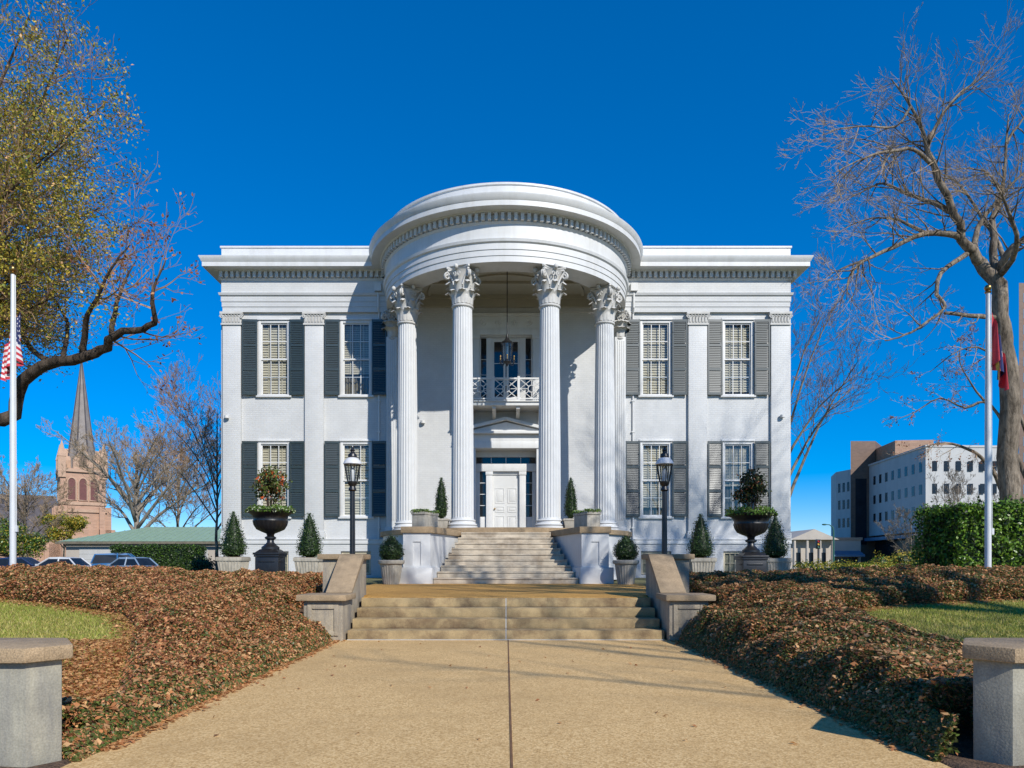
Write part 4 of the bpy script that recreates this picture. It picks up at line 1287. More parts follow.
# ------------------------------------------------------------------ potted cones along the front
def square_pot(parent, w, h):
    mb = MB(); b = w*0.36; t = w*0.46
    mb.prism([(-b,-b),(b,-b),(b,b),(-b,b)], 0, h-0.12, scale_top=[(-t,-t),(t,-t),(t,t),(-t,t)])
    for k in range(7):
        u = -0.85 + 1.7*k/6
        for q in range(4):
            c, s = (1,0,-1,0)[q], (0,1,0,-1)[q]
            p0 = Vector((c*b - s*u*b*0.9, s*b + c*u*b*0.9, 0.06)); p1 = Vector((c*t - s*u*t*0.9, s*t + c*u*t*0.9, h-0.13))
            mb.tube([p0, p1], 0.022, 5)
    e = w*0.5
    mb.box(-e, e, -e, e, h-0.118, h); 
    o = mb.build('pot', M['planter'], parent, bevel=0.012)
    MB().box(-t, t, -t, t, h-0.002, h+0.012).build('soil', M['soil'], o)
    return o
cone_labels = ['clipped cone shrub in a cast stone pot at the far left corner of the mansion',
               'potted cone shrub between the black left urn and the left lamp post',
               'potted cone shrub between the right lamp post and the black right urn',
               'clipped cone shrub in a cast stone pot at the far right corner of the mansion']
CY = 22.0
base_c = None
for i, px in enumerate((233.5, 309.5, 700.5, 775.0)):
    x = (px-506)/F*CY
    if base_c is None:
        base_c = thing('potted_cone_shrub', (x, CY, 0.6), cone_labels[i], 'topiary', 'cone shrubs along the house front')
        square_pot(base_c, 0.80, 0.76)
        topiary_foliage(base_c, [(0.05,0.76),(0.30,0.85),(0.345,1.0),(0.31,1.2),(0.22,1.6),(0.10,1.95),(0.015,2.18)], 4200, 0.05, jitter=0.055)
        MB().tube([(0,0,0.7),(0,0,1.2)], 0.03, 6).build('stem', M['bark'], base_c)
    else:
        c = copy_tree(base_c); c.location = (x, CY, 0.6); c['label'] = cone_labels[i]; c.rotation_euler = (0, 0, 0.7*i if i % 2 == 0 else PI/2*i)
        c.rotation_euler = (0, 0, PI/2*i); c.scale = (1, 1, (1.0, 0.98, 0.965, 0.95)[i])

# fluted round pots with teardrop shrubs beside the stair
b2 = None
for x, lb in ((-3.12, 'teardrop clipped boxwood in a fluted pot left of the entrance stair'), (3.26, 'teardrop clipped boxwood in a fluted pot right of the entrance stair')):
    if b2 is None:
        b2 = thing('potted_boxwood', (x, 19.15, 0.604), lb, 'topiary', 'teardrop boxwoods beside the stair')
        mb = MB(); mb.lathe([(0.215,0),(0.225,0.02),(0.30,0.52),(0.305,0.54)], 24*5, mod=lambda a, z: 1-0.05*abs(math.sin(12*a)))
        mb.lathe([(0.30,0.54),(0.345,0.56),(0.36,0.60),(0.36,0.645),(0.33,0.66),(0.29,0.655),(0.28,0.60)], 36, cap=False)
        o = mb.build('pot', M['planter'], b2, smooth=True, angle=30)
        mb = MB(); mb.lathe([(0.0,0.61),(0.30,0.61)], 20, cap=False); mb.build('soil', M['soil'], o)
        topiary_foliage(b2, [(0.05,0.62),(0.22,0.68),(0.295,0.80),(0.30,0.92),(0.25,1.06),(0.15,1.18),(0.06,1.27),(0.01,1.31)], 3600, 0.042, share=0.5, jitter=0.03)
    else:
        c = copy_tree(b2); c.location = (x, 19.15, 0.604); c.rotation_euler = (0, 0, 1.3); c['label'] = lb

# stone boxes of flowers on the cheek walls and slim cypress pots on the portico
CTW = 0.6 + CT
PF = T + FLOOR
for sx in (-1, 1):
    side = 'left' if sx < 0 else 'right'
    poly = [(2.32, 20.15), (2.0, 21.0), (2.42, 21.16), (2.74, 20.27)]
    cx, cy = 2.37, 20.6
    q = [(sx*(a-cx), b-cy) for a, b in poly]
    t_ = thing('flower_box', (sx*cx, cy, CTW), 'low stone box of pale flowers on the %s cheek wall of the stair' % side, 'planter', 'flower boxes on the cheek walls')
    qs = [(a*0.93, b*0.93) for a, b in q]
    mb = MB(); mb.prism(qs, 0, 0.38); mb.prism(q, 0.382, 0.46)
    mb.build('box', M['planter'], t_, bevel=0.012)
    n = 1500; w = NP.dirichlet([1,1,1,1], n); qa = np.array(q)*1.05
    u, v = NP.random(n), NP.random(n)
    P = (qa[0]*(1-u)[:,None]+qa[1]*u[:,None])*(1-v)[:,None] + (qa[3]*(1-u)[:,None]+qa[2]*u[:,None])*v[:,None]
    P = np.concatenate([P, (0.45+0.10*NP.random(n)*(0.6+0.4*np.sin(u*9)))[:,None]], 1)
    V, Fc = leaf_quads(P, 0.05, np.tile([[0,-0.3,1.0]], (n,1)), 0.9, 0.7)
    r = NP.random(n)
    np_mesh('flowers', V, Fc, [L_['green'], L_['white'], L_['hedgelt']], np.where(r < 0.5, 0, np.where(r < 0.72, 1, 2)), t_)
    t_ = thing('potted_cypress', (sx*2.12, 23.05, PF), 'slim dark cypress cone in a low square pot beside the %s front column' % side, 'topiary', 'slim cypresses on the portico')
    mb = MB(); mb.prism([(-.2,-.2),(.2,-.2),(.2,.2),(-.2,.2)], 0, 0.24, scale_top=[(-.24,-.24),(.24,-.24),(.24,.24),(-.24,.24)]); mb.box(-.26,.26,-.26,.26,0.242,0.31)
    mb.build('pot', M['planter'], t_, bevel=0.01)
    topiary_foliage(t_, [(0.03,0.31),(0.15,0.42),(0.185,0.62),(0.165,0.95),(0.11,1.3),(0.05,1.55),(0.008,1.66)], 3000, 0.045, share=0.45, jitter=0.03)

# ------------------------------------------------------------------ urns
for px, lb in ((270.5, 'black cast iron urn left of the steps, planted with an orange blooming shrub'), (751, 'black cast iron urn right of the steps, planted with a dark reddish shrub')):
    Y = 16.4; x = (px-506)/F*Y
    z0 = 0.58
    lf = px < 500
    dz = EYE + (562-(511.5 if lf else 514.5))/F*Y - z0 - 1.82
    u = thing('urn', (x, Y, z0), lb, 'urn', 'iron urns flanking the drive'); u.scale = (0.92, 0.92, 1.0)
    mb = MB()
    mb.box(-.40,.40,-.40,.40,0,0.14); mb.box(-.36,.36,-.36,.36,0.142,0.20)
    mb.box(-.29,.29,-.29,.29,0.202,0.76+dz); mb.box(-.315,.315,-.315,.315,0.762+dz,0.81+dz); mb.box(-.335,.335,-.335,.335,0.812+dz,0.86+dz)
    for q in range(4):
        c, s = (1,0,-1,0)[q], (0,1,0,-1)[q]
        a_ = 0.297
        mb.obox((c*a_, s*a_, 0.30), (abs(s)*0.2+abs(c)*0.008, abs(c)*0.2+abs(s)*0.008, 0)if False else (-s*0.2, c*0.2, 0), (c*0.008, s*0.008, 0), (0,0,0.02))
        mb.obox((c*a_, s*a_, 0.66+dz), (-s*0.2, c*0.2, 0), (c*0.008, s*0.008, 0), (0,0,0.02))
    mb.prism([(-.30,-.30),(.30,-.30),(.30,.30),(-.30,.30)], 0.862+dz, 0.94+dz, scale_top=[(-.2,-.2),(.2,-.2),(.2,.2),(-.2,.2)])
    mb.build('pedestal', M['iron'], u, bevel=0.012)
    mb = MB(); h0 = 0.94+dz
    mb.lathe([(0.22,h0),(0.22,h0+.05),(0.15,h0+.10),(0.09,h0+.16),(0.085,h0+.22),(0.14,h0+.25),(0.14,h0+.28),(0.085,h0+.31),(0.10,h0+.36),(0.2,h0+.40)], 32, cap=False)
    mb.lathe([(0.2,h0+.40),(0.33,h0+.46),(0.395,h0+.56),(0.42,h0+.66)], 24*4, mod=lambda a, z: 1+0.035*abs(math.sin(12*a)), cap=False)
    mb.lathe([(0.42,h0+.66),(0.41,h0+.70),(0.44,h0+.78),(0.52,h0+.84)], 40, cap=False)
    mb.lathe([(0.52,h0+.84),(0.575,h0+.86),(0.585,h0+.885),(0.56,h0+.90),(0.46,h0+.88),(0.0,h0+.86)], 40*3, mod=lambda a, z: 1+0.02*math.sin(40*a), cap=False)
    mb.build('bowl', M['iron'], u, smooth=True, angle=45)
    # skirt of low plants on the rim, shrub above
    zr = h0+0.88
    n = 2400; a = NP.random(n)*2*PI; r = 0.57*np.sqrt(NP.random(n))*(1.06 if lf else 1.12)
    P = np.stack([r*np.cos(a), r*np.sin(a), zr+0.02+(0.12 if lf else 0.17)*NP.random(n)*(0.6+0.4*np.sin(a*5))-0.05*(r > 0.54)], -1)
    V, Fc = leaf_quads(P, 0.065, np.stack([np.cos(a)*0.6, np.sin(a)*0.6, 0.8+0*a], -1), 0.8, 0.5)
    rr = NP.random(n)
    np_mesh('rim_plants', V, Fc, [L_['hedge'], L_['white'], L_['green']], np.where(rr < (0.45 if lf else 0.6), 0, np.where(rr < (0.62 if lf else 0.6), 1, 2)), u)
    n = 1500 if lf else 2000
    c = NP.normal(size=(60,3)); c /= np.linalg.norm(c, axis=1, keepdims=True); c *= (NP.random(60)**0.5)[:,None]
    c = c*np.array([0.40,0.40,0.40]) + np.array([-0.02 if lf else 0.0, 0, 0.62])
    if not lf: c[:,0] *= 0.45 + 0.7*np.clip((1.05-c[:,2])/0.7, 0.1, 1)
    P = c[NP.integers(0, 60, n)] + NP.normal(size=(n,3))*0.065; P[:,2] += zr
    V, Fc = leaf_quads(P, 0.085, None, 1.0, 0.5)
    rr = NP.random(n)
    mi = np.where(rr < 0.55, 0, np.where(rr < 0.88, 1, 2))
    mats = [L_['dkgreen'], L_['green'], L_['maroon']] if lf else [L_['boxdk'], L_['dkgreen'], L_['maroon']]
    sh = np_mesh('shrub', V, Fc, mats, mi, u)
    if lf:
        n = 26
        P = c[NP.integers(0, 60, n)]*np.array([1.12,1.12,1.0]) + NP.normal(size=(n,3))*0.05; P[:,2] += zr
        P = np.repeat(P, 7, 0) + NP.normal(size=(n*7,3))*0.022
        V, Fc = leaf_quads(P, 0.06, None, 1.0, 0.8)
        np_mesh('blooms', V, Fc, [L_['orange']], None, sh)
    mb = MB()
    for k in range(7):
        a = k*0.9; mb.tube([(0.05*math.cos(a),0.05*math.sin(a),zr-0.02),(0.10*math.cos(a),0.10*math.sin(a),zr+0.3),(0.24*math.cos(a),0.24*math.sin(a),zr+0.62)], [0.016,0.012,0.005], 5)
    mb.build('stems', M['bark_dark'], sh)

# ------------------------------------------------------------------ lamp posts
lp = None
for px, lb in ((352.5, 'black lamp post with a white capped lantern behind the left stair wall'), (664.5, 'black lamp post with a white capped lantern behind the right stair wall')):
    Y = 14.6; x = (px-506)/F*Y
    if lp is None:
        lp = thing('lamp_post', (x, Y, 0.6), lb, 'lamp post', 'lamp posts beside the steps')
        top = EYE + (562-447)/F*Y - 0.6
        h = top - 0.92
        mb = MB(); mb.lathe([(0.15,0),(0.15,0.12),(0.12,0.16),(0.105,0.55),(0.085,0.62),(0.06,0.70)], 20)
        mb.lathe([(0.058,0.70),(0.052,h)], 12*3, mod=lambda a, z: 1-0.10*abs(math.sin(6*a)))
        mb.lathe([(0.053,h),(0.085,h+.03),(0.07,h+.07),(0.06,h+.10),(0.10,h+.16),(0.105,h+.20)], 20)
        mb.build('post', M['iron'], lp, smooth=True, angle=40)
        mb = MB(); mb.lathe([(0.10,h+.20),(0.165,h+.54),(0.17,h+.55)], 8, cap=False); ln = mb.build('lantern_pane', M['lantern'], lp)
        mb = MB()
        for k in range(8):
            a = 2*PI*k/8; mb.tube([(0.102*math.cos(a),0.102*math.sin(a),h+.20),(0.168*math.cos(a),0.168*math.sin(a),h+.55)], 0.010, 5)
        mb.tube([(0.168*math.cos(2*PI*k/8),0.168*math.sin(2*PI*k/8),h+.55) for k in range(9)], 0.012, 5)
        mb.build('lantern_frame', M['iron'], lp)
        mb = MB(); mb.lathe([(0.0,h+.20),(0.045,h+.21),(0.05,h+.42),(0.02,h+.48),(0.0,h+.49)], 12); mb.build('bulb', M['lantern_white'], lp, smooth=True)
        mb = MB(); mb.lathe([(0.175,h+.55),(0.19,h+.565),(0.17,h+.62),(0.12,h+.68),(0.075,h+.70)], 24); mb.build('cap', M['lantern_white'], lp, smooth=True, angle=40)
        mb = MB(); mb.lathe([(0.08,h+.70),(0.095,h+.72),(0.085,h+.77),(0.045,h+.80),(0.035,h+.83),(0.055,h+.85),(0.03,h+.88),(0.008,h+.92)], 16); mb.build('finial', M['iron'], lp, smooth=True)
    else:
        c = copy_tree(lp); c.location = (x, Y, 0.6); c['label'] = lb; c.scale = (1, 1, 1.0)

# ------------------------------------------------------------------ flagpoles and flags
M['flag_red'] = mat('red flag cloth', (0.50, 0.035, 0.05), 0.8, 0.1, 8)
M['flag_white'] = mat('white flag cloth', (0.72, 0.70, 0.70), 0.8, 0.05, 8)
M['flag_blue'] = mat('navy flag cloth', (0.02, 0.03, 0.12), 0.8, 0.1, 8)
M['flag_gold'] = mat('gold flag cloth', (0.55, 0.34, 0.06), 0.8, 0.1, 8)
PY = 13.6
for px, ytop, lb in ((13, 268, 'tall silver flagpole on the left bank carrying a striped flag'), (988, 287, 'tall silver flagpole before the right hedge carrying a red flag')):
    x = (px-506)/F*PY; z0 = float(gz(x, PY)); h = EYE + (562-ytop)/F*PY - z0
    p = thing('flagpole', (x, PY, z0), lb, 'flagpole', 'flagpoles on the banks')
    mb = MB(); mb.lathe([(0.057,0),(0.055,h*0.5),(0.036,h-0.1)], 20); mb.build('pole', M['pole'], p, smooth=True)
    mb = MB(); mb.ball((0,0,h-0.02), 0.065, 14, 10); mb.lathe([(0.05,h-0.12),(0.06,h-0.10),(0.03,h-0.06)], 14); mb.build('ball_finial', M['brass'], p, smooth=True)
    mb = MB(); mb.tube([(0.075,-0.01,1.0),(0.055,-0.01,h-0.15)], 0.006, 5); mb.box(0.06,0.10,-0.03,0.01,1.0,1.12); mb.build('halyard', M['pole'], p)
def flag(px, ytop, ybot, lb, striped, sgn):
    x = (px-506)/F*PY
    zt = EYE + (562-ytop)/F*PY; zb = EYE + (562-ybot)/F*PY
    nu, nv = 64, 26
    hoist = 0.80; drop = (zt-zb)-hoist
    V = []
    for j in range(nv+1):
        v = j/nv
        for i in range(nu+1):
            u = i/nu
            amp = 0.13*(0.35+0.65*v)
            fx = sgn*(0.07 + 0.20*u**0.8 + amp*math.sin(u*15+v*0.8)*0.6)
            fy = amp*math.sin(u*23+1.2*v+0.5)*0.75 - 0.03
            fz = -v*hoist*(1-0.12*u) - drop*(u**0.75)
            V.append((fx, fy, fz))
    f = MB(); 
    for j in range(nv):
        for i in range(nu):
            a = j*(nu+1)+i
            u = (i+.5)/nu; v = (j+.5)/nv
            if striped:
                mi = (j//2) % 2
                if u < 0.4 and j < 14:
                    mi = 1 if (i % 3 == 1 and j % 3 == 1) else 2
            else:
                mi = 0
                if 0.34 < u < 0.38 or 0.62 < u < 0.66: mi = 3
                elif 0.38 <= u <= 0.62: mi = 2
                if (u-0.5)**2*4+(v-0.5)**2 < 0.02: mi = 1
            f.f.append((a, a+1, a+nu+2, a+nu+1)); f.m.append(mi)
    f.v = V if not striped else [(a*1.25+0.17, b+0.10, c) for a, b, c in V]
    o = f.build('flag', [M['flag_red'], M['flag_white'], M['flag_blue'], M['flag_gold']], None, loc=(x, PY, zt), smooth=True, angle=180)
    tag(o, lb, 'flag')
flag(13, 310, 386, 'limp red and white striped flag with a starred blue corner on the left flagpole', True, -1)
flag(988, 312, 397, 'limp red flag with a navy middle band on the right flagpole', False, 1)

# ================================================================== TREES
class Tree:
    def __init__(s, seed, rmin=0.0022):
        s.rmin = rmin; s.r = random.Random(seed); s.big = MB(); s.tw = MB(); s.tips = []
    def perp(s, d, ang):
        r = s.r
        q = Vector((r.gauss(0,1), r.gauss(0,1), r.gauss(0,1)))
        q = (q - d*q.dot(d))
        q = q.normalized() if q.length > 1e-4 else d.orthogonal().normalized()
        return (d*math.cos(ang) + q*math.sin(ang)).normalized()
    def poly(s, pts, r0, r1, n=8, sub=3):
        """smoothed limb through points -> list of (point, radius)"""
        pts = [Vector(p) for p in pts]
        out = []
        for i in range(len(pts)-1):
            p0 = pts[max(i-1,0)]; p1 = pts[i]; p2 = pts[i+1]; p3 = pts[min(i+2,len(pts)-1)]
            for k in range(sub):
                t = k/sub
                out.append(0.5*((2*p1)+(p2-p0)*t+(2*p0-5*p1+4*p2-p3)*t*t+(3*p1-p0-3*p2+p3)*t**3))
        out.append(pts[-1])
        m = len(out)-1
        rad = [r0+(r1-r0)*(i/m)**0.85 for i in range(m+1)]
        out2 = [p + Vector((s.r.gauss(0,1),s.r.gauss(0,1),s.r.gauss(0,1)))*rad[i]*0.25 if 0 < i < m else p for i, p in enumerate(out)]
        s.big.tube(out2, rad, n)
        return list(zip(out2, rad))
    def branch(s, p, d, L, r, lev, spec, up=0.1, wander=0.25, thr=0.02):
        """spec: per level (children, length ratio, angle)"""
        rr = s.r
        nseg = 4 if lev < len(spec)-1 else 3
        pts = [p.copy()]; rad = [r]; dirs = [d]
        step = L/nseg
        for i in range(nseg):
            d = (d + Vector((rr.gauss(0,1),rr.gauss(0,1),rr.gauss(0,1)))*wander*0.6 + Vector((0,0,up))).normalized()
            p = p + d*step*rr.uniform(0.85,1.15); pts.append(p.copy()); rad.append(max(r*(1-0.75*(i+1)/nseg), s.rmin)); dirs.append(d)
        (s.big if r > thr else s.tw).tube(pts, rad, 5 if r > thr else 3, cap=False)
        if lev >= len(spec):
            s.tips += pts[1:]; return
        nch, ratio, ang = spec[lev]
        nch = max(1, int(round(nch*rr.uniform(0.8,1.2))))
        for c in range(nch):
            t = rr.uniform(0.15, 1.0) if c else 1.0
            f = t*nseg; i = min(int(f), nseg-1); q = pts[i].lerp(pts[i+1], f-i)
            cd = s.perp(dirs[min(i+1,nseg)], ang*rr.uniform(0.6,1.3) if c else ang*0.3)
            s.branch(q, cd, L*ratio*rr.uniform(0.7,1.2)*(1.15-0.4*t), max(rad[min(i+1,nseg)]*0.75, s.rmin*1.3), lev+1, spec, up, wander, thr)
    def spawn(s, limb, n, L, spec, up=0.1, r=0.03, t0=0.2, ang=0.9, bias=None, thr=0.02):
        k = len(limb)
        for c in range(n):
            t = t0+(1-t0)*(c+s.r.random())/n
            f = t*(k-1); i = min(int(f), k-2)
            p, rd = limb[i]; q = limb[i+1][0]
            d = (q-p).normalized(); pos = p.lerp(q, f-i)
            cd = s.perp(d, ang*s.r.uniform(0.6,1.25))
            if bias is not None: cd = (cd + Vector(bias)*0.5).normalized()
            s.branch(pos, cd, L*s.r.uniform(0.6,1.3)*(1.2-0.5*t), min(rd*0.6, r), 0, spec, up, thr=thr)
    def finish(s, root, bark, twig, leaves=None, loc=(0,0,0)):
        """leaves: (count, size, [mats], probs)"""
        L0 = Vector(loc)
        t = s.big; t.v = [tuple(Vector(v)-L0) for v in t.v]
        t.build('trunk', bark, root, smooth=True, angle=180)
        w = s.tw; w.v = [tuple(Vector(v)-L0) for v in w.v]
        if w.v:
            c = w.build('crown', twig, root)
        else: c = root
        if leaves:
            n, size, mats, probs, jit = leaves
            tp = np.array([tuple(p-L0) for p in s.tips]); P = tp[NP.integers(0, len(tp), n)] + NP.normal(size=(n,3))*jit
            V, Fc = leaf_quads(P, size*(0.6+0.8*NP.random(n)), None, 1, 0.5)
            np_mesh('leaves', V, Fc, [L_[m] for m in mats], NP.choice(len(mats), n, p=probs), c)

# ---- large bare oak at the right
rt = Tree(3, 0.0052)
RY = 31.0
def rp(px, py, dy=0.0): return at(px, py, RY+dy)
def cp(cx, cy, dy=0.0): return rp(770+cx/2.02, 20+cy/2.02, dy)
base = Vector((rp(1007,505).x, RY, 0.5))
trunk = rt.poly([base, rp(1007,500), cp(480,700), cp(470,620), cp(455,540), cp(425,490)], 0.468, 0.260, 14)
A = rt.poly([cp(425,490), cp(400,455,-.3), cp(375,390,-.8), cp(325,290,-1.2), cp(315,245,-1.4), cp(285,175,-1.6), cp(245,120,-1.7)], 0.244, 0.021, 8)
A2 = rt.poly([cp(317,248,-1.4), cp(340,205,-1.0), cp(372,160,-.6), cp(400,135,-.3), cp(440,112,.2)], 0.101, 0.015, 6)
A3 = rt.poly([cp(325,290,-1.2), cp(292,262,-1.8), cp(245,265,-2.4), cp(208,272,-3.0), cp(165,290,-3.4), cp(128,310,-3.6)], 0.101, 0.013, 6)
A4 = rt.poly([cp(375,390,-.8), cp(352,380,-.6), cp(310,362,.2), cp(268,348,.8), cp(228,330,1.4), cp(190,345,1.8), cp(150,365,2.0)], 0.143, 0.013, 7)
A5 = rt.poly([cp(285,175,-1.6), cp(255,215,-2.2), cp(200,215,-2.8), cp(150,218,-3.2), cp(105,232,-3.5)], 0.061, 0.010, 6)
B = rt.poly([cp(410,470), cp(375,436,-.5), cp(312,430,-1.3), cp(252,458,-2.0), cp(188,486,-2.6), cp(160,520,-3.0), cp(155,565,-3.2)], 0.174, 0.015, 7)
B2 = rt.poly([cp(188,486,-2.6), cp(150,500,-2.6), cp(120,515,-2.4)], 0.061, 0.010, 5)
B3 = rt.poly([cp(312,430,-1.3), cp(260,405,-.6), cp(205,400,.2), cp(150,420,.8)], 0.091, 0.010, 6)
C = rt.poly([cp(400,470), cp(385,480,-.6), cp(345,512,-1.2), cp(336,556,-1.6), cp(353,580,-1.8), cp(300,622,-2.6), cp(262,640,-3.0), cp(232,648,-3.2)], 0.131, 0.021, 7)
C2 = rt.poly([cp(462,602), cp(400,598,-.6), cp(353,592,-1.2)], 0.123, 0.064, 6)
D = rt.poly([cp(450,520), cp(452,440,.4), cp(450,400,.6), cp(470,345,.8), cp(477,250,1.0), cp(482,190,1.2)], 0.193, 0.021, 8)
D2 = rt.poly([cp(415,470), cp(420,420,.5), cp(455,370,.9), cp(500,320,1.3), cp(560,270,1.8)], 0.153, 0.021, 7)
D3 = rt.poly([cp(462,515), cp(480,470,-.6), cp(515,440,-1.0), cp(570,400,-1.6), cp(640,330,-2)], 0.204, 0.032, 7)
D4 = rt.poly([cp(477,250,1.0), cp(500,215,1.2), cp(540,170,1.4), cp(600,150,1.5)], 0.071, 0.013, 6)
D5 = rt.poly([cp(470,345,.8), cp(440,310,.8), cp(400,300,.9), cp(350,305,1.2)], 0.061, 0.010, 6)
G1 = rt.poly([cp(455,540), cp(470,480,1.6), cp(430,400,2.8), cp(380,330,3.8), cp(345,310,4.4)], 0.153, 0.021, 7)
G2 = rt.poly([cp(460,520), cp(500,460,-1.8), cp(480,380,-3.0), cp(450,320,-3.8)], 0.153, 0.021, 7)
spec = [(4, 0.55, 0.75), (4, 0.6, 0.8), (3, 0.65, 0.7)]
for lb_, n, L in ((A,20,1.9),(A2,12,1.7),(A3,14,1.5),(A4,20,1.6),(A5,12,1.3),(B,18,1.6),(B2,6,0.9),(B3,10,1.1),(C,11,1.3),(C2,3,1.0),(D,16,1.7),(D2,14,1.7),(D3,12,1.8),(D4,10,1.4),(D5,8,1.3),(G1,12,1.6),(G2,12,1.6)):
    rt.spawn(lb_, n, L*1.22, spec, up=0.06, r=0.036, t0=0.22)
ro = thing('bare_oak', tuple(base), 'huge leafless grey barked oak spreading over the right hedge', 'tree')
rt.finish(ro, M['bark'], M['twig'], None, loc=base)

# ---- leafy oak reaching in from the left
lt_ = Tree(5, 0.0042)
LY_ = 15.6; KL = LY_/9.6; KR = LY_/7.0
def lp_(cx, cy, dy=0.0): return at(cx/1.92, cy/1.92, LY_+dy*1.8)
lb0 = Vector((-16.2, 15.9, float(gz(-16.2, 15.9))-0.05))
tr_ = lt_.poly([lb0, lb0+Vector((0.1,0,1.0))*KR, lb0+Vector((0.35,-0.1,2.0))*KR, lb0+Vector((0.3,0,3.4))*KR, lb0+Vector((0.1,0.1,4.6))*KR], 0.7577, 0.4457, 12)
l1 = lt_.poly([lb0+Vector((0.3,-0.1,1.35))*KR, lb0+Vector((1.1,-0.15,1.75))*KR, lp_(0,805), lp_(35,755), lp_(80,706,-.2), lp_(160,686,-.4), lp_(205,664,-.5), lp_(225,642,-.6), lp_(276,630,-.7), lp_(298,614,-.8), lp_(291,566,-.9), lp_(300,540,-.9), lp_(318,500,-.9)], 0.1917, 0.0111, 10)
l1b = lt_.poly([lp_(160,684,-.4), lp_(165,620,-.6), lp_(186,570,-.8), lp_(216,510,-.9), lp_(250,470,-1.0)], 0.0802, 0.0089, 6)
l1c = lt_.poly([lp_(215,650,-.5), lp_(225,580,-.2), lp_(242,535,0.0), lp_(262,500,.2)], 0.0624, 0.0089, 6)
l1d = lt_.poly([lp_(95,695,-.2), lp_(60,670,.2), lp_(40,640,.4), lp_(0,640,.6), lp_(-40,600,.8)], 0.0758, 0.0089, 6)
l1e = lt_.poly([lp_(120,690,-.3), lp_(130,620,.4), lp_(95,560,.8), lp_(90,500,1.1)], 0.0579, 0.0089, 6)
spec2 = [(4, 0.55, 0.8), (4, 0.6, 0.75)]
for lb_, n, L in ((l1,9,0.8),(l1b,9,0.7),(l1c,7,0.6),(l1d,8,0.8),(l1e,8,0.7)):
    lt_.spawn(lb_, n, L*KL, spec2, up=0.10, r=0.024, t0=0.42 if lb_ is l1 else 0.3, thr=0.026)
bare_tips = list(lt_.tips); lt_.tips = []
ups = []
for (ex, ey, dy) in ((40,420,-.6),(120,470,.6),(60,330,.9),(190,400,.2),(30,240,0),(120,280,-.9),(200,200,-.3),(90,150,.7),(20,120,-.8),(130,70,.2),(60,20,.6),(-80,380,0),(-60,200,.5),(-90,520,.2),(10,540,.9),(60,540,-.6),(170,310,1.0),(20,600,.3),(85,560,.8),(125,560,-.5),(30,560,1.2),(-90,600,.6),):
    st_ = lb0+Vector((0.2,0,2.0+2.4*lt_.r.random()))
    e = lp_(ex, ey, dy); m1 = st_.lerp(e, 0.35)+Vector((0,0,0.5)); m2 = st_.lerp(e, 0.7)+Vector((lt_.r.gauss(0,.3),lt_.r.gauss(0,.3),0.5))
    ups.append(lt_.poly([st_, m1, m2, e], 0.0981, 0.0111, 7))
for u_ in ups: lt_.spawn(u_, 17, 1.05*KL, spec2, up=0.10, r=0.026, t0=0.40, thr=0.026)
# the outer right fringe is nearly leafless; leaves gather inside
tips = []
for p in lt_.tips:
    sxp = 506 + F*p.x/p.y; syp = 562 - F*(p.z-EYE)/p.y
    dens = 1.0 if sxp < 85 else max(0.06, 1-(sxp-85)/65)
    if syp < 90: dens *= 0.6
    if lt_.r.random() < dens: tips.append(p)
cl = [lt_.r.choice(tips) for _ in range(760)]
lt_.tips = [p + Vector((lt_.r.gauss(0,.16), lt_.r.gauss(0,.16), lt_.r.gauss(0,.11))) for p in cl for _ in range(10)] + tips[::6]
lo = thing('leafy_oak', tuple(lb0), 'oak with sparse olive and yellow leaves reaching in from the left edge', 'tree')
lt_.finish(lo, M['bark_dark'], M['twig_red'], (84000, 0.066, ['olive','yellow','treegreen','tan'], [0.42,0.16,0.36,0.06], 0.12), loc=lb0)
# few maroon leaves at the tips of the bare limb
bt = np.array([tuple(p-lb0) for p in bare_tips]); n = 650
P = bt[NP.integers(0, len(bt), n)] + NP.normal(size=(n,3))*0.06
V, Fc = leaf_quads(P, 0.09, None, 1, 0.55)
np_mesh('withered_leaves', V, Fc, [L_['maroon'], L_['rust']], (NP.random(n) < 0.4).astype(int), lo)

# ---- generic bare tree
def bare_tree(name, base, h, spread, r, lb, seed, bark, twig, fork=0.3, n=9, group=None, leaves=None, lean=0.0, spec=((4,0.55,0.75),(4,0.6,0.8),(3,0.6,0.7)), spn=9, thr=0.03, rt_=0.014):
    t = Tree(seed, 0.00017*max(base[1], 12)); b = Vector(base); rr = t.r
    tk = t.poly([b-Vector((0,0,0.2)), b+Vector((lean*0.2,0,h*fork*0.5)), b+Vector((lean*0.5,0,h*fork)), b+Vector((lean*0.8,0,h*(fork+0.25))), b+Vector((lean,0,h*0.86))], r, r*0.22, 8)
    for i in range(n):
        a = 2*PI*i/n*1.0 + rr.uniform(-.4,.4) + i*2.4
        f = fork + (0.8-fork)*i/n*0.75
        p0 = b+Vector((lean*f,0,h*f)); top = min(1.0, f+rr.uniform(0.28,0.55)); s_ = spread*(1-0.55*(i/n))*rr.uniform(0.75,1.1)
        e = b+Vector((math.cos(a)*s_+lean, math.sin(a)*s_, h*top)); m_ = p0.lerp(e,0.45)+Vector((0,0,h*0.05))
        lb_ = t.poly([p0, m_, e], r*0.42*(1-0.5*i/n), r*0.06, 6)
        t.spawn(lb_, spn, h*0.15, spec, up=0.12, r=r*0.12, t0=0.25, thr=thr)
    t.spawn(tk, 6, h*0.14, spec, up=0.2, r=r*0.12, t0=0.7, thr=thr)
    o = thing(name, tuple(b), lb, 'tree', group)
    t.finish(o, bark, twig, leaves, loc=b)
    return o
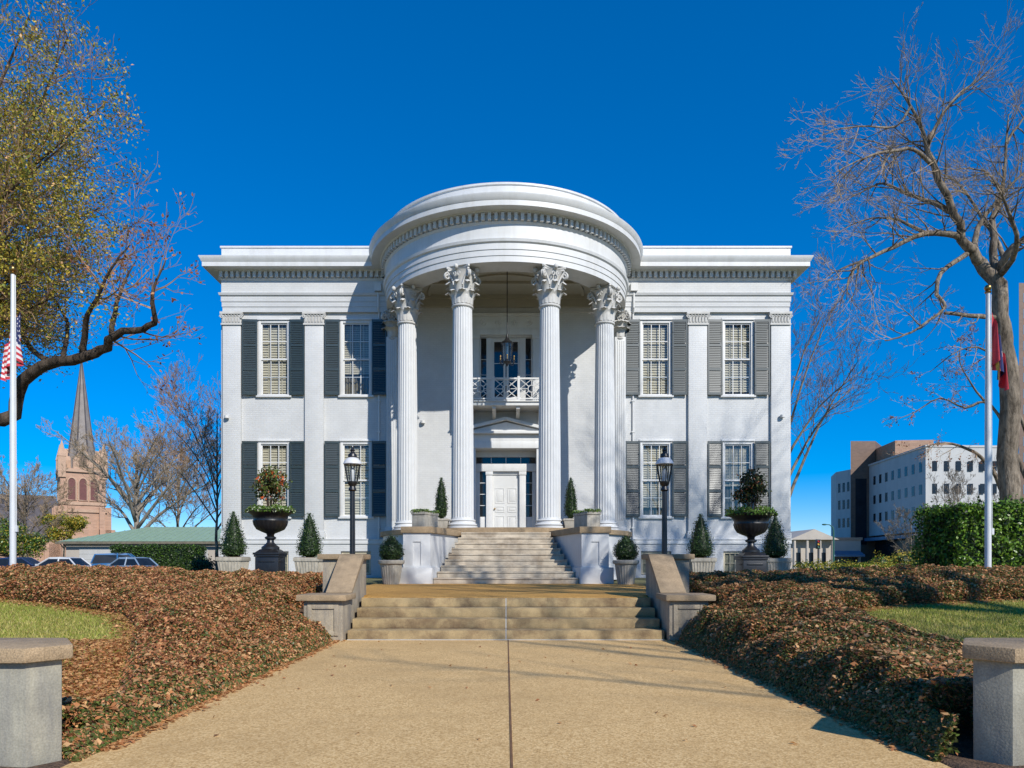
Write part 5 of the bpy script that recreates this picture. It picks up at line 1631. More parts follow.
bare_tree('bare_tree', (at(136,562,72).x, 72, 0.1), 14.0, 10.5, 0.55, 'pale branched leafless tree behind the green roofed building', 21, M['bark_pale'], M['twig'], fork=0.26, n=15, spn=12)
bare_tree('bare_tree', (at(217,562,36).x, 36, 0.4), 9.8, 4.2, 0.12, 'thin leafless tree with rusty twigs by the left corner of the mansion', 22, M['bark'], M['twig_red'], fork=0.25, n=14, spn=12)
bare_tree('bare_tree', (at(178,562,90).x, 90, 0.1), 16, 9, 0.34, 'leafless reddish tree between the pale tree and the mansion', 23, M['bark'], M['twig_red'], fork=0.22, n=14, spn=12)
bare_tree('bare_tree', (at(25,562,80).x, 80, 0.1), 11.5, 6.5, 0.3, 'leafless tree left of the church tower', 24, M['bark'], M['twig'], fork=0.25, n=12, spn=11)
bare_tree('bare_tree', (at(786,562,38).x, 38, 0.5), 15.0, 4.8, 0.24, 'leafless tree rising behind the right corner of the mansion', 25, M['bark_pale'], M['twig_red'], fork=0.25, n=10, spn=9)
bare_tree('bare_tree', (at(958,562,40).x, 40, 0.2), 6.2, 2.2, 0.09, 'slim pale leafless tree before the white office block, over the hedge', 26, M['bark_pale'], M['bark_pale'], fork=0.2, n=7, spn=6, thr=0.02)
bare_tree('bare_tree', (at(911,562,44).x, 44, 0.2), 4.2, 2.6, 0.08, 'small pale leafless tree left of the tall hedge', 27, M['bark_pale'], M['bark_pale'], fork=0.15, n=8, thr=0.02)
# second oak behind the big one: drooping limb with clusters of brown leaves
t2 = Tree(31, 0.005); Y2 = 34.0
b2_ = Vector((at(1030,562,Y2).x, Y2, 0.4))
t2.poly([b2_, b2_+Vector((0,0,3)), b2_+Vector((0.1,0,6.5)), b2_+Vector((0.4,0,10)), b2_+Vector((1,0,12.5))], 0.35, 0.10, 9)
k1 = t2.poly([b2_+Vector((0,0,2.2)), at(1006,500,Y2-.5), at(992,470,Y2-1), at(975,452,Y2-1.4), at(952,444,Y2-1.8), at(936,444,Y2-2), at(922,448,Y2-2.2)], 0.14, 0.02, 7)
k2_ = t2.poly([b2_+Vector((0,0,4.4)), at(1004,425,Y2+.5), at(985,402,Y2+.8), at(965,408,Y2+1), at(940,398,Y2+1.2), at(915,412,Y2+1.4), at(895,420,Y2+1.5)], 0.10, 0.012, 6)
k3 = t2.poly([at(985,402,Y2+.8), at(972,385,Y2+.6), at(960,362,Y2+.4), at(962,335,Y2+.3)], 0.06, 0.01, 6)
k4 = t2.poly([b2_+Vector((0,0,6.5)), at(1000,370,Y2), at(985,350,Y2-.5), at(960,350,Y2-1), at(930,372,Y2-1.3)], 0.09, 0.012, 6)
for l_, n in ((k1,10),(k2_,12),(k3,8),(k4,12)): t2.spawn(l_, n, 1.1, [(4,0.6,0.8),(4,0.6,0.8)], up=-0.02, r=0.02, t0=0.3)
so2 = thing('bare_oak', tuple(b2_), 'darker oak behind the right trunk with a drooping limb and brown leaf clusters', 'tree')
t2.finish(so2, M['bark'], M['twig'], (900, 0.10, ['maroon','rust'], [0.6,0.4], 0.05), loc=b2_)

# tall bare tree outside the picture on the right, whose shadow falls on the steps and the house
bare_tree('bare_tree', (12.2, 1.0, 0.1), 17.5, 6.0, 0.42, 'tall leafless tree right of the drive, shading the steps and columns', 40, M['bark'], M['twig'], fork=0.40, n=14, spec=((4,0.55,0.75),(4,0.6,0.8)), spn=12)
bare_tree('bare_tree', (19.0, 6.5, 0.5), 21.5, 6.4, 0.38, 'tall leafless tree beyond the right pier, shading the right wing', 41, M['bark'], M['twig'], fork=0.38, n=18, spec=((4,0.55,0.75),(4,0.6,0.8)), spn=12)

bare_tree('bare_tree', (13.0, -5.5, 0.0), 16.5, 5.6, 0.20, 'tall leafless tree by the street right of the near pier, shading the drive', 43, M['bark'], M['twig'], fork=0.30, n=9, spec=((4,0.55,0.75),(4,0.6,0.8)), spn=9)

# ------------------------------------------------------------------ evergreen masses
def leaf_clumps(name, loc, lb, cat, clumps, n, size, mats, probs, group=None, trunk=None, bark=None):
    """clumps: list of (x,y,z,rx,ry,rz) relative to loc"""
    o = thing(name, loc, lb, cat, group)
    c = np.array(clumps, float)
    vol = (c[:,3]*c[:,4]*c[:,5])**0.67
    k = NP.choice(len(c), n, p=vol/vol.sum())
    d = NP.normal(size=(n,3)); d /= np.linalg.norm(d, axis=1, keepdims=True)
    rad = (0.55+0.5*NP.random(n))
    lump = 1+0.22*np.sin(d[:,0]*6+k)+0.18*np.sin(d[:,2]*8+2*k)
    P = c[k,:3] + d*c[k,3:]*(rad*lump)[:,None]
    V, Fc = leaf_quads(P, size*(0.6+0.8*NP.random(n)), d, 0.8, 0.55)
    np_mesh('crown' if trunk else 'foliage', V, Fc, [L_[m] for m in mats], NP.choice(len(mats), n, p=probs), o)
    mb = MB()
    if trunk:
        mb.tube([(0,0,0),(0,0,trunk)], [0.18,0.08], 7)
        for q in c[:6]: mb.tube([(0,0,trunk*0.6), tuple(q[:3])], [0.08,0.03], 5)
        mb.build('trunk', bark or M['bark_dark'], o)
    else:
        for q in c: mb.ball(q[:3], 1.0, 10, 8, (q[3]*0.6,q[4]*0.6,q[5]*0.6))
        mb.build('dark_core', L_['boxdk'], o)  # solid dark balls inside the clumps so they don't look hollow
    return o
def rnd_clumps(n, w, d, h, r, z0=0.0):
    return [(random.uniform(-w,w), random.uniform(-d,d), z0+random.uniform(0.25,1)*h, r*random.uniform(.7,1.2), r*random.uniform(.7,1.2), r*random.uniform(.6,1.0)) for _ in range(n)]
def box_hedge(name, x0, x1, y0, y1, z0, z1, lb, n, size, mats, probs, faces=('f','t','l','r'), bumpy=0.08, group=None):
    cx, cy = (x0+x1)/2, (y0+y1)/2
    o = thing(name, (cx, cy, z0), lb, 'hedge', group)
    w, d, h = (x1-x0)/2, (y1-y0)/2, z1-z0
    ar = {'f': w*h, 't': w*d*2, 'l': d*h, 'r': d*h}
    tot = sum(ar[f] for f in faces)
    Ps, Ns = [], []
    for f in faces:
        m_ = int(n*ar[f]/tot); u = NP.random(m_)*2-1; v = NP.random(m_)
        if f == 'f': p = np.stack([u*w, -d+0*u, v*h], -1); nn = [0,-1,0.1]
        if f == 't': p = np.stack([u*w, (v*2-1)*d, h+0*u], -1); nn = [0,-0.1,1]
        if f == 'l': p = np.stack([-w+0*u, u*d, v*h], -1); nn = [-1,0,0.1]
        if f == 'r': p = np.stack([w+0*u, u*d, v*h], -1); nn = [1,0,0.1]
        nn = np.array(nn)[None,:]
        b = wob(p[:,0]*1.3+p[:,1], p[:,2]*1.6+p[:,1], 1.0)+0.6*wob(p[:,0]*4+p[:,1]*3, p[:,2]*4, 1.0, 2)
        p = p + nn*(b*bumpy + NP.normal(size=m_)*0.07-0.05)[:,None]
        Ps.append(p); Ns.append(np.repeat(nn, m_, 0))
    P = np.concatenate(Ps); N_ = np.concatenate(Ns); m_ = len(P)
    V, Fc = leaf_quads(P, size*(0.6+0.8*NP.random(m_)), N_, 0.8, 0.55)
    np_mesh('foliage', V, Fc, [L_[q] for q in mats], NP.choice(len(mats), m_, p=probs), o)
    MB().box(-w+0.14, w-0.14, -d+0.14, d-0.14, -0.1, h-0.14).build('dark_core', L_['boxdk'], o)  # solid dark box filling the hedge behind its leaf shell
    return o
HYY = 14.6
box_hedge('clipped_hedge', 9.38, 16.5, HYY, HYY+1.6, 0.55, EYE+(562-505)/F*HYY, 'tall dense bright green clipped hedge behind the right flagpole', 42000, 0.075, ('hedge','hedgelt','boxdk'), (0.5,0.28,0.22), bumpy=0.09)
box_hedge('low_hedge', 10.3, 19.0, 24.3, 25.3, 0.45, 1.14, 'low yellowish trimmed hedge right of the mansion', 9000, 0.07, ('olive','hedge'), (0.6,0.4))
leaf_clumps('shrub', (at(903,562,30).x, 30, 0.4), 'yellow green shrub between the low hedge and the office block', 'shrub', rnd_clumps(9, 1.3, .6, 1.0, 0.5), 5000, 0.07, ('hedge','olive','yellow'), (0.4,0.4,0.2))
box_hedge('clipped_hedge', at(110,562,57).x, at(198,562,57).x, 57, 58.6, 0.1, EYE+(562-546)/F*57, 'dark green hedge before the white wall of the green roofed building', 16000, 0.13, ('box','boxdk','hedge'), (0.5,0.35,0.15), bumpy=0.14)
leaf_clumps('shrub', (at(209,562,45).x, 45, 0.1), 'dark round shrub at the foot of the thin tree by the mansion', 'shrub', rnd_clumps(5, .5, .4, 1.3, 0.65), 3000, 0.12, ('box','boxdk'), (0.5,0.5))
leaf_clumps('evergreen_tree', (at(14,562,55).x, 55, 0.1), 'round dark green tree at the left edge beyond the parked cars', 'tree', rnd_clumps(12, 1.5, 1.2, 4.0, 0.9, 0.4), 9000, 0.15, ('box','hedge','olive'), (0.45,0.3,0.25), trunk=2.5)
leaf_clumps('evergreen_tree', (at(64,562,85).x, 85, 0.1), 'olive leaved tree in front of the church tower', 'tree', rnd_clumps(10, 1.7, 1.2, 2.6, 0.95, 3.6), 8000, 0.2, ('olive','hedge','yellow'), (0.5,0.3,0.2), trunk=4.5, bark=M['bark'])
leaf_clumps('shrub', (at(50,562,60).x, 60, 0.1), 'low yellow green bush beside the church behind the cars', 'shrub', rnd_clumps(6, 1.2, .6, 0.9, 0.55), 3000, 0.14, ('hedge','yellow'), (0.6,0.4))

# distant woods closing the horizon
n = 30000
fx = NP.uniform(-330, 330, n); 
fh = 4 + 3.5*np.sin(fx*0.05)**2 + 2.0*np.sin(fx*0.17+1)
fz = np.maximum(0.2, fh*NP.random(n)**0.7); fy = 250 + NP.normal(size=n)*10
P = np.stack([fx, fy, fz], -1)
V, Fc = leaf_quads(P, 1.1, None, 1, 0.7)
stuff(np_mesh('distant_woods', V, Fc, [L_['boxdk'], L_['rust'], L_['olive']], NP.choice(3, n, p=[0.4,0.35,0.25])), 'low far off woods along the horizon', 'woods')
# ================================================================== FAR BUILDINGS
# ---- garage with a green hip roof
GY = 62.0
gx0 = at(66,562,GY).x; gx1 = -22.5
G_ = thing('garage_building', ((gx0+gx1)/2, GY, 0.1), 'long low white garage with a pale green hipped roof behind the parked cars', 'garage')
w = (gx1-gx0)/2
MB().box(-w, w, 0, 9, 0, 2.95).build('wall', M['concrete_far'], G_)
e = 0.5; zr = EYE+(562-527)/F*(GY+4.5)-0.1; ze = EYE+(562-541.5)/F*GY-0.1
mb = MB(); vs = [(-w-e,-e,ze),(w+e,-e,ze),(w+e,9+e,ze),(-w-e,9+e,ze),(-w+5,4.5,zr),(w-5,4.5,zr)]
mb.add(vs, [(0,1,5,4),(1,2,5),(2,3,4,5),(3,0,4),(3,2,1,0)])
ro_ = mb.build('roof', M['roofgreen'], G_)
mb = MB()
k = -w+0.2
while k < w+0.2:
    # standing seams on the front slope
    t = min(1.0, (k+w+e)/(5+e)) if k < -w+5 else (min(1.0, (w+e-k)/(5+e)) if k > w-5 else 1.0)
    if t > 0.05: mb.tube([(k,-e,ze+0.02),(k,-e+t*(4.5+e),ze+t*(zr-ze)+0.02)], 0.035, 4)
    k += 0.55
mb.build('seams', M['roofgreen'], ro_)
MB().box(-w-e-0.05, w+e+0.05, -e-0.14, -e-0.01, ze-0.22, ze-0.02).build('gutter', M['curtain'], G_)
for i in range(4):
    x = -w+1.2+i*4.0
    d_ = MB(); d_.box(x, x+3.3, -0.05, -0.005, 0, 2.3)
    for q in range(1, 5): d_.box(x, x+3.3, -0.07, -0.052, q*0.46-0.02, q*0.46+0.02)
    d_.build('garage_door', M['office'], G_)

# ---- church
CYY = 120.0
cb_ = at(81.5, 562, CYY)
C_ = thing('church', (cb_.x, CYY, 0.1), 'salmon brick church with a tall slate spire and a dark slate nave roof', 'church', rz=R(35))
def zc(py): return EYE+(562-py)/F*CYY-0.1
s_ = 3.25
ztw = zc(471)
t_ = MB(); t_.box(-s_, s_, -s_, s_, 0, ztw); tw = t_.build('tower', M['church'], C_)
def arch_window(x, z0, z1, w, y):
    m_ = MB(); pts = [(x-w,z0),(x+w,z0),(x+w,z1-w*1.3)] + [(x+w*math.cos(a)*1.0, z1-w*1.3+w*1.3*math.sin(a)) for a in (0.4,0.9,1.3)] + [(x,z1)] + [(x-w*math.cos(a), z1-w*1.3+w*1.3*math.sin(a)) for a in (1.3,0.9,0.4)] + [(x-w,z1-w*1.3)]
    return pts
for face in (0, 3, 1):
    for i in range(3):
        x = (-1.6, 0, 1.6)[i]
        pts = arch_window(x, zc(502), zc(481), 0.5, 0)
        m_ = MB(); m_.extr_y(pts, -s_-0.03, -s_+0.02)
        o = m_.build('belfry_window', M['louvre_red'], tw, rot=face*PI/2)
        m_ = MB()
        pl = [Vector((p[0], -s_-0.06, p[1])) for p in arch_window(x, zc(502), zc(481)+0.15, 0.62, 0)]
        m_.tube(pl + [pl[0]], 0.13, 5); m_.build('window_frame', M['churchtrim'], tw, rot=face*PI/2)
b_ = MB()
for z, q in ((zc(473),0.35),(zc(505),0.18),(zc(512),0.25),(zc(538),0.22)):
    b_.box(-s_-q, s_+q, -s_-q, s_+q, z-0.25, z+0.25)
b_.build('string_course', M['churchtrim'], tw)
for sx in (-1, 1):
    for sy in (-1, 1):
        m_ = MB(); c = (sx*(s_-0.25), sy*(s_-0.25)); q = 0.55
        sq = [(c[0]-q,c[1]-q),(c[0]+q,c[1]-q),(c[0]+q,c[1]+q),(c[0]-q,c[1]+q)]
        m_.prism(sq, zc(480), zc(460)); 
        tip = [(c[0]+a*0.04, c[1]+b*0.04) for a, b in ((-1,-1),(1,-1),(1,1),(-1,1))]
        m_.prism([(c[0]+a*0.62, c[1]+b*0.62) for a, b in ((-1,-1),(1,-1),(1,1),(-1,1))], zc(460)+0.01, zc(444), scale_top=tip)
        m_.build('pinnacle', M['churchtrim'], tw)
        # stepped buttress
        m_ = MB(); 
        for (o_, zt) in ((0.9, zc(508)), (1.5, zc(530)), (2.1, zc(545))):
            m_.box(*sorted((sx*(s_-0.5), sx*(s_+o_))), *sorted((sy*(s_-0.95), sy*(s_-0.1))), 0, zt)
            m_.box(*sorted((sx*(s_-0.95), sx*(s_-0.1))), *sorted((sy*(s_-0.5), sy*(s_+o_))), 0, zt-0.02)
        m_.build('buttress', M['church'], tw)
for face in range(4):
    # gabled dormers at the spire foot
    m_ = MB(); m_.extr_y([(-1.4,ztw),(1.4,ztw),(1.4,zc(462)),(0,zc(450)),(-1.4,zc(462))], -s_+0.1, -s_+1.6)
    m_.build('gable', M['churchtrim'], tw, rot=face*PI/2)
    m_ = MB(); m_.extr_y(arch_window(0, ztw+0.3, zc(457), 0.55, 0), -s_+0.05, -s_+0.12); m_.build('gable_window', M['brown_brick'], tw, rot=face*PI/2)
sp = MB(); rb = 2.35; zt = zc(361)
n8 = 8
vs = [(rb*math.cos(2*PI*(i+.5)/8), rb*math.sin(2*PI*(i+.5)/8), ztw) for i in range(8)]
top = [(0.08*math.cos(2*PI*(i+.5)/8), 0.08*math.sin(2*PI*(i+.5)/8), zt) for i in range(8)]
sp.add(vs+top, [(i,(i+1)%8,8+(i+1)%8,8+i) for i in range(8)], 0)
spo = sp.build('spire', M['slate_light'], C_)
m_ = MB()
for i in range(8): m_.tube([vs[i], top[i]], [0.16,0.05], 5)
m_.build('spire_ribs', M['slate'], spo)
m_ = MB(); m_.ball((0,0,zt+0.3), 0.3, 10, 8); m_.tube([(0,0,zt),(0,0,zt+2.2)], 0.07, 6); m_.tube([(-0.6,0,zt+1.6),(0.6,0,zt+1.6)], 0.07, 6)
m_.build('cross_finial', M['iron'], spo)
nv = MB(); hw = 7.0; x1 = -s_-0.02; x0 = -40
ne = zc(541); nr = zc(494)
nv.box(x0, x1, 0.5-0, 0.5+2*hw, 0, ne)
nav = nv.build('nave_wall', M['church'], C_)
m_ = MB(); yc = 0.5+hw
m_.extr_x([(0.0,ne+0.01),(1.0+2*hw,ne+0.01),(yc,nr)], x0-0.3, x1)
m_.build('nave_roof', M['slate'], C_)
for i in range(5):
    m_ = MB(); m_.extr_y([(p[0], p[1]) for p in arch_window(-8-i*6, 1.5, ne-0.6, 0.8, 0)], 0.44, 0.49); m_.build('nave_window', M['brown_brick'], nav)
    m_ = MB(); m_.box(-11.4-i*6, -10.6-i*6, -0.6, 0.5, 0, ne-0.8); m_.build('buttress', M['church'], nav)

# ---- white office block with brick stair tower
OC = (62.0, 104.0); OL = (64.6, 126.0)
O_ = thing('office_block', (OC[0], OC[1], 0.1), 'white four storey office block with rows of narrow windows and a brown brick stair tower', 'office building')
def zo(py, Y): return EYE+(562-py)/F*Y-0.1
ztop_o = zo(447, 104); 
dx, dy = OL[0]-OC[0], OL[1]-OC[1]; Ls = math.hypot(dx, dy); ux, uy = dx/Ls, dy/Ls       # along the left face, going away
nx_, ny_ = -uy, ux                                                                        # outward to the left
RX = 11.6
zg = zo(531, 104)
mb = MB(); mb.prism([(0,0),(RX,0.6),(RX,24),(dx,dy)], zg, ztop_o); ow = mb.build('wall', M['office'], O_)
mb = MB(); i_ = 1.2
mb.prism([(1.2,1.4),(RX-1,2.0),(RX-1,22),(dx+1.2,dy-0.5)], 0, zg-0.01); mb.build('ground_floor', M['brown_brick'], O_)
mb = MB(); mb.prism([(1.0,1.2),(RX-0.9,1.8),(RX-0.9,1.9),(1.1,1.3)], 1.2, zg-0.6); mb.prism([(1.02+ux*0.5,1.25+uy*.5),(1.12+ux*.5,1.2+uy*.5),(dx+1.05,dy-0.9),(dx+0.95,dy-0.9)], 1.2, zg-0.6)
mb.build('shop_glass', M['officeglass'], O_)
mb = MB(); mb.prism([(-0.6,-0.6),(RX+.3,0.0),(RX+.3,0.3),(0,0.0)], zg-0.9, zg-0.35); mb.prism([(-0.7,-0.5),(0,0),(dx,dy),(dx-0.9,dy)], zg-0.9, zg-0.36)
mb.build('canopy', M['bluesteel'], O_)
rows = ((0.715, 0.815), (0.445, 0.545), (0.19, 0.29))
def face_window(p, along, out, z0, z1, wd, par, first=[None]):
    c = Vector((p[0], p[1], (z0+z1)/2)); al = Vector(along); ou = Vector(out)
    m_ = MB(); m_.obox(c+ou*0.015, al*wd/2, ou*0.02, (0,0,(z1-z0)/2)); o = m_.build('window', M['officeglass'], par)
    return o
for (f0, f1) in rows:
    z0 = zg+(ztop_o-zg)*f0; z1 = zg+(ztop_o-zg)*f1+0.25
    for i in range(8):
        tt = 1.6 + i*2.45
        face_window((ux*tt, uy*tt), (ux,uy,0), (nx_,ny_,0), z0, z1, 0.9, ow)
    for i in range(6):
        tt = 1.35+i*1.8
        face_window((tt, 0.03*tt), (1,0.03,0), (0.03,-1,0), z0, z1, 0.72, ow)
# stair tower, recessed wing beyond
TX, TY = dx-0.2, dy+0.2
mb = MB(); mb.prism([(TX-3.2,TY-1.2),(TX+1.2,TY-1.2),(TX+6.5,TY+6),(TX+1.0,TY+6)], 0, zo(443,127)); tw2 = mb.build('stair_tower', M['brown_brick'], O_)
mb = MB(); mb.prism([(TX-2.35,TY-1.25),(TX-0.4,TY-1.25),(TX-0.4,TY-1.203),(TX-2.35,TY-1.203)], zo(545,127), zo(480,127)); mb.build('tower_glazing', M['officeglass'], tw2)
mb = MB(); mb.prism([(TX-2.9,TY+5),(TX-2.0,TY+0.5),(TX+2,TY+7),(TX-0.6,TY+12)], 0, zo(474,134)); wg = mb.build('rear_wing', M['office'], O_)
for (py0, py1) in ((493,484),(510,501),(528,519)):
    for i in range(3):
        a = Vector((TX-2.9,TY+5,0)); b = Vector((TX-2.0,TY+0.5,0)); p = a.lerp(b, 0.2+0.27*i); al = (b-a).normalized(); ou = Vector((-abs(al.y), -abs(al.x), 0))
        face_window((p.x,p.y), al, (al.y, -al.x, 0), zo(py0,131), zo(py1,131), 0.6, wg)
# brick penthouse on the roof
mb = MB(); mb.prism([(1.0+ux*12,0.6+uy*12),(7+ux*12,uy*12),(10,23),(dx+1.2,dy-0.4)], ztop_o+0.01, zo(444,120)); mb.prism([(3,4.5),(8,4.8),(8,10),(4,9)], ztop_o+0.012, ztop_o+1.2)
mb.build('penthouse', M['sunlit_brick'], O_)
mb = MB(); mb.prism([(-0.12,-0.12),(RX+.1,0.5),(RX+.1,0.8),(0.15,0.15)], ztop_o, ztop_o+0.3); mb.prism([(-0.13,-0.1),(0.16,0.16),(dx+0.1,dy),(dx-0.2,dy)], ztop_o+0.002, ztop_o+0.298)
mb.build('parapet', M['office'], O_)

# ---- tall brown block at the right edge
BY = 150.0; bx_0 = at(1019, 562, BY).x
B_ = thing('brick_tower', (bx_0, BY, 0.1), 'tall brown brick building with blue windows at the right edge behind the oak', 'building')
MB().prism([(0,0),(30,0),(40,14),(10.5,14)], 0, zo(283, BY)).build('wall', M['brown_brick'], B_)
for i in range(17):
    for j in range(4):
        z = 2.0+i*3.4
        m_ = MB(); m_.box(0.9+j*3.2, 2.9+j*3.2, -0.04, -0.005, z, z+2.0); m_.build('window', M['bluesteel'], B_)

# ---- small classical house front far behind
PYY = 112.0; p0 = at(790,562,PYY)
P_ = thing('pedimented_house', (p0.x+3.2, PYY, 0.1), 'small pale house with a pediment seen past the right corner of the mansion', 'house')
zt_ = zo(540, PYY)
MB().box(-3.4, 3.4, 0, 8, 0, zt_).build('wall', M['concrete_far'], P_)
m_ = MB(); m_.extr_y([(-3.9,zt_+0.01),(3.9,zt_+0.01),(0,zo(529.5,PYY))], -1.6, 8); m_.build('roof', M['concrete_far'], P_)
for x in (-3.0,-1.0,1.0,3.0): 
    m_ = MB(); m_.lathe([(0.28,0),(0.22,zt_-0.01)], 12, c=(x,-1.2)); m_.build('column', M['concrete_far'], P_, smooth=True)
for x in (-2,0,2):
    m_ = MB(); m_.box(x-0.5,x+0.5,-0.03,-0.005,0.6,2.6); m_.build('window', M['officeglass'], P_)
S2 = thing('flat_roofed_shop', (at(822,562,118).x, 118, 0.1), 'low flat roofed shop with a blue awning left of the office block', 'shop')
MB().box(-3.0, 6.5, 0, 6, 0, zo(540,118)).build('wall', M['concrete_far'], S2)
MB().box(-3.2, 6.7, -0.2, 6.2, zo(540,118)+0.01, zo(537.5,118)).build('roof', M['churchtrim'], S2)
m_ = MB(); m_.extr_x([(-0.01,3.0),(-1.8,2.3),(-1.8,2.0),(-0.01,2.0)], -1.0, 6.3); m_.build('awning', M['bluesteel'], S2)
m_ = MB(); m_.box(-1.0,6.0,-0.04,-0.005,0.4,1.9); m_.build('shop_glass', M['officeglass'], S2)

# ------------------------------------------------------------------ street furniture far right
sl = thing('street_lamp', (at(833.5,562,88).x, 88, 0.1), 'green street lamp with a short curved arm before the office stair tower', 'street lamp')
h = zo(526, 88)
m_ = MB(); m_.tube([(0,0,0),(0,0,h-0.6),(-0.1,0,h-0.15),(-0.5,0,h+0.15),(-1.0,0,h+0.2)], [0.13,0.10,0.08,0.06,0.05], 8); m_.build('pole', M['signal_green'], sl, smooth=True)
m_ = MB(); m_.ball((-1.15,0,h+0.18), 0.3, 10, 6, (1.1,0.6,0.35)); m_.build('lamp_head', M['signal_green'], sl, smooth=True)
ts = thing('traffic_signal', (at(818,562,80).x, 80, 0.1), 'dark traffic signal on a pole past the right corner of the mansion', 'traffic signal')
h = zo(541, 80)
m_ = MB(); m_.tube([(0,0,0),(0,0,h-0.9)], 0.07, 8); m_.build('pole', M['iron'], ts)
m_ = MB(); m_.box(-0.22,0.22,-0.15,0.15,h-0.9,h+0.2); m_.build('housing', M['iron'], ts, bevel=0.03)
for i, mm in enumerate(('lampred','flag_gold','signal_green')):
    m_ = MB(); m_.lathe([(0.0,0),(0.13,0),(0.14,0.08)], 14, cap=False); o = m_.build('signal_lens', M[mm], ts, loc=(0,-0.16,h-0.02-i*0.33)); o.rotation_euler = (PI/2, 0, 0)

# ------------------------------------------------------------------ road and parking
structure(MB().box(-80, 120, 52.0, 58.5, 0.095, 0.106).build('street', M['asphalt']))
structure(MB().box(-60, -18, 46.0, 52.1, 0.094, 0.104).build('parking', M['asphalt']))
mb = MB()
for i in range(9): mb.box(-58+i*3.0, -57.9+i*3.0, 46.4, 51, 0.104, 0.109)
structure(mb.build('parking_lines', M['caulk']))

def paint(name, c): 
    m = mat(name, c, 0.35, 0.04, 3, coat=0.6); return m
def make_car(loc, rz, lb, col, suv=False):
    c = thing('parked_car', loc, lb, 'car', 'cars parked beyond the left bank', rz)
    Lh, Wd = 2.28, 0.88
    hb = 0.86 if not suv else 1.02; ht = 1.44 if not suv else 1.76
    # body lofted along x with side profile
    xsn = [-Lh,-Lh+.08,-1.9,-1.2,-0.4,0.5,1.3,1.95,Lh-.06,Lh]
    zt_ = [hb-.18,hb-.05,hb,hb+.03,hb+.04,hb+.02,hb-.03,hb-.12,hb-.25,hb-.36]
    zb_ = [0.42,0.30,0.24,0.22,0.22,0.22,0.22,0.24,0.30,0.40]
    wd = [.70,.80,.86,.88,.88,.88,.87,.84,.76,.64]
    mb = MB(); vs = []
    for x, a, b, w_ in zip(xsn, zt_, zb_, wd):
        vs += [(x,-w_*.93,b),(x,-w_,b+(a-b)*.45),(x,-w_*.95,a-0.06),(x,-w_*.82,a),(x,w_*.82,a),(x,w_*.95,a-0.06),(x,w_,b+(a-b)*.45),(x,w_*.93,b)]
    n = len(xsn); fs = [(i*8+k,i*8+(k+1)%8,(i+1)*8+(k+1)%8,(i+1)*8+k) for i in range(n-1) for k in range(8)]
    fs += [tuple(range(8)), tuple(range((n-1)*8,n*8))]
    mb.add(vs, fs); body = mb.build('body', col, c, smooth=True, angle=40)
    # cabin glass and roof
    rear = -1.75 if not suv else -2.12; 
    prof = [(rear,hb-.01,.76),(rear+.62 if not suv else rear+.25,ht-.06,.60),(-0.5,ht,.62),(0.25,ht-.02,.61),(1.15,hb,.76)]
    g = MB(); vs = []
    for x, z, w_ in prof: vs += [(x,-w_,z),(x,w_,z)]
    base_ = [(x,-.78,hb-.05) for x, z, w_ in prof] 
    fs = [(2*i,2*i+1,2*i+3,2*i+2) for i in range(4)] + [(0,2,4,6,8),(1,9,7,5,3),(0,8,9,1)]
    g.add(vs, fs); g.build('window_glass', M['officeglass'], c)
    r_ = MB(); a = prof
    r_.add([(a[1][0]+.02,-.60,ht-.045),(a[2][0],-.62,ht+.015),(a[3][0],-.61,ht-.005),(a[3][0],.61,ht-.005),(a[2][0],.62,ht+.015),(a[1][0]+.02,.60,ht-.045),
            (a[1][0]-.08,-.64,ht-.13),(a[3][0]+.10,-.65,ht-.12),(a[3][0]+.10,.65,ht-.12),(a[1][0]-.08,.64,ht-.13)], [(0,1,4,5),(1,2,3,4),(0,6,7,2,1),(5,4,3,8,9),(0,5,9,6),(2,7,8,3)])
    for sy in (-1, 1):
        for (p, q) in (((prof[0][0],.765*sy,hb),(prof[1][0],.605*sy,ht-.06)), ((prof[4][0],.765*sy,hb),(prof[3][0],.615*sy,ht-.03)), ((-0.42,.785*sy,hb),(-0.42,.625*sy,ht-.01))): r_.tube([p, q], 0.05, 6)
    r_.build('roof', col, c, smooth=True, angle=40)
    for x in (-1.38, 1.40):
        for sy in (-1, 1):
            t_ = MB(); t_.lathe([(0.20,-0.10),(0.30,-0.10),(0.325,-0.07),(0.325,0.07),(0.30,0.10),(0.20,0.10)], 24); o = t_.build('wheel', M['rubber'], c, loc=(x, sy*.80, 0.325), smooth=True, angle=40)
            o.rotation_euler = (PI/2, 0, 0)
            t_ = MB(); t_.lathe([(0.0,-sy*.09),(0.20,-sy*0.104)], 10, cap=False); t_.build('rim', M['rim'], o)
    for sy in (-1, 1):
        t_ = MB(); t_.obox((Lh-.05, sy*.52, .62), (.05,0,0), (0,.14,0), (0,0,.06)); t_.build('headlight', M['lampclear'], c)
        t_ = MB(); t_.obox((-Lh+.03, sy*.58, .74), (.05,0,0), (0,.13,0), (0,0,.07)); t_.build('tail_light', M['lampred'], c)
        t_ = MB(); t_.obox((0.95, sy*.93, hb+.06), (.06,0,0), (0,.09,0), (0,0,.06)); t_.build('mirror', col, c)
    return c
YC = 49.5
make_car((at(22,562,YC).x, YC, 0.1), R(5), 'dark blue car nearest the left flagpole among the parked cars', paint('dark blue car paint', (0.015,0.03,0.085)))
make_car((at(-4,562,YC).x, YC+2.6, 0.1), R(8), 'black car at the left edge among the parked cars', paint('black car paint', (0.015,0.015,0.017)))
make_car((at(69,562,YC).x, YC-1.0, 0.1), R(174), 'silver white sedan among the parked cars', paint('silver car paint', (0.55,0.56,0.57)))
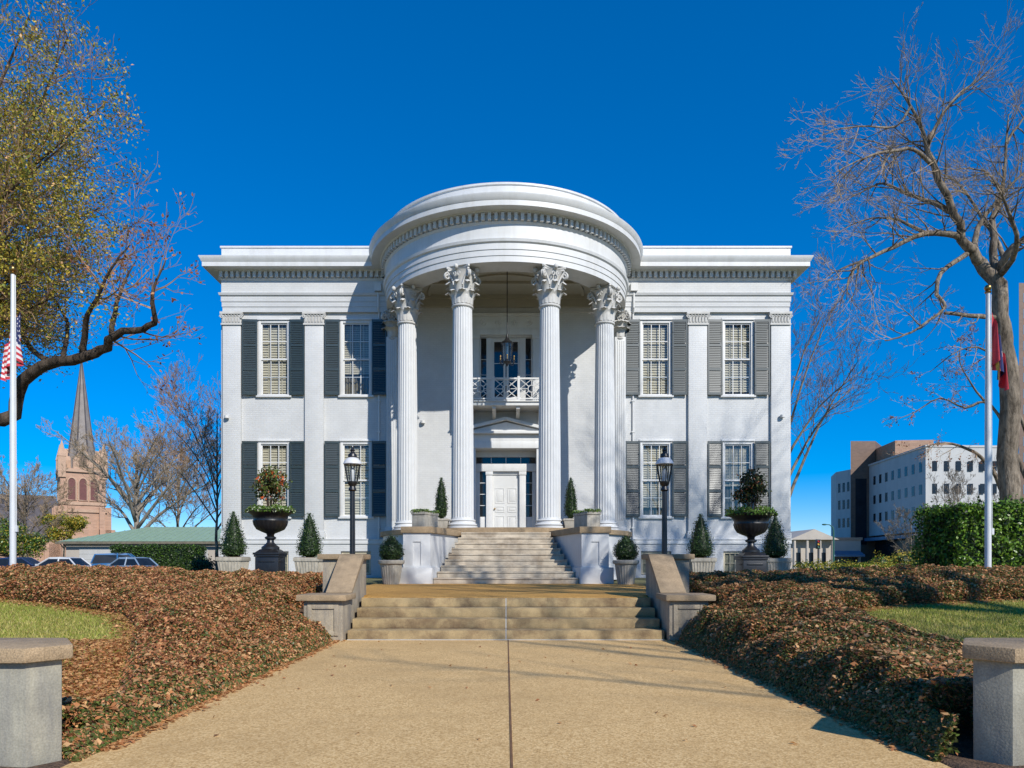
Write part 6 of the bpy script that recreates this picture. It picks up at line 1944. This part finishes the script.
make_car((at(99,562,YC).x, YC+3.4, 0.1), R(20), 'bright blue high roofed car behind the silver white sedan', paint('blue car paint', (0.03,0.13,0.30)), True)
make_car((at(134,562,YC).x, YC-0.5, 0.1), R(158), 'pale blue silver car at the right end of the parked cars', paint('pale blue car paint', (0.20,0.28,0.38)))

# ================================================================== LIGHT, SKY, CAMERA
W = bpy.data.worlds.new('World'); S.world = W; W.use_nodes = True
nt = W.node_tree; N = nt.nodes; L = nt.links
bg = N['Background']
sky = N.new('ShaderNodeTexSky'); sky.sky_type = 'NISHITA'; sky.sun_disc = False
SD = Vector((0.63, -1.0, 0.82)).normalized()
sky.sun_elevation = math.asin(SD.z); sky.sun_rotation = math.atan2(SD.x, SD.y)
sky.altitude = 100; sky.air_density = 0.8; sky.dust_density = 0.0; sky.ozone_density = 8.0
gm = N.new('ShaderNodeGamma'); gm.inputs['Gamma'].default_value = 0.72; L.new(sky.outputs[0], gm.inputs['Color'])
hs = N.new('ShaderNodeHueSaturation'); hs.inputs['Saturation'].default_value = 1.66; hs.inputs['Value'].default_value = 1.64; hs.inputs['Hue'].default_value = 0.508
L.new(gm.outputs[0], hs.inputs['Color'])
L.new(hs.outputs[0], bg.inputs['Color']); bg.inputs['Strength'].default_value = 0.15
sun = bpy.data.lights.new('sun', 'SUN'); sun.energy = 5.0; sun.angle = R(0.53); sun.color = (1.0, 0.955, 0.88)
so_ = bpy.data.objects.new('sun', sun); COL.objects.link(so_)
so_.rotation_euler = (-SD).to_track_quat('-Z', 'Y').to_euler(); so_.location = (20, -20, 30)

cam = bpy.data.cameras.new('camera'); co_ = bpy.data.objects.new('camera', cam); COL.objects.link(co_)
co_.location = (0, 0, EYE); co_.rotation_euler = (PI/2, 0, 0)
cam.sensor_width = 36; cam.lens = F/1024*36
cam.shift_x = 6/1024; cam.shift_y = 178/1024
cam.clip_start = 0.05; cam.clip_end = 4000
S.camera = co_
S.view_settings.view_transform = 'Standard'; S.view_settings.look = 'None'; S.view_settings.gamma = 1
S.view_settings.exposure = 0.0
S.view_settings.use_curve_mapping = False
S.render.engine = 'CYCLES'
S.cycles.max_bounces = 6; S.cycles.transparent_max_bounces = 12
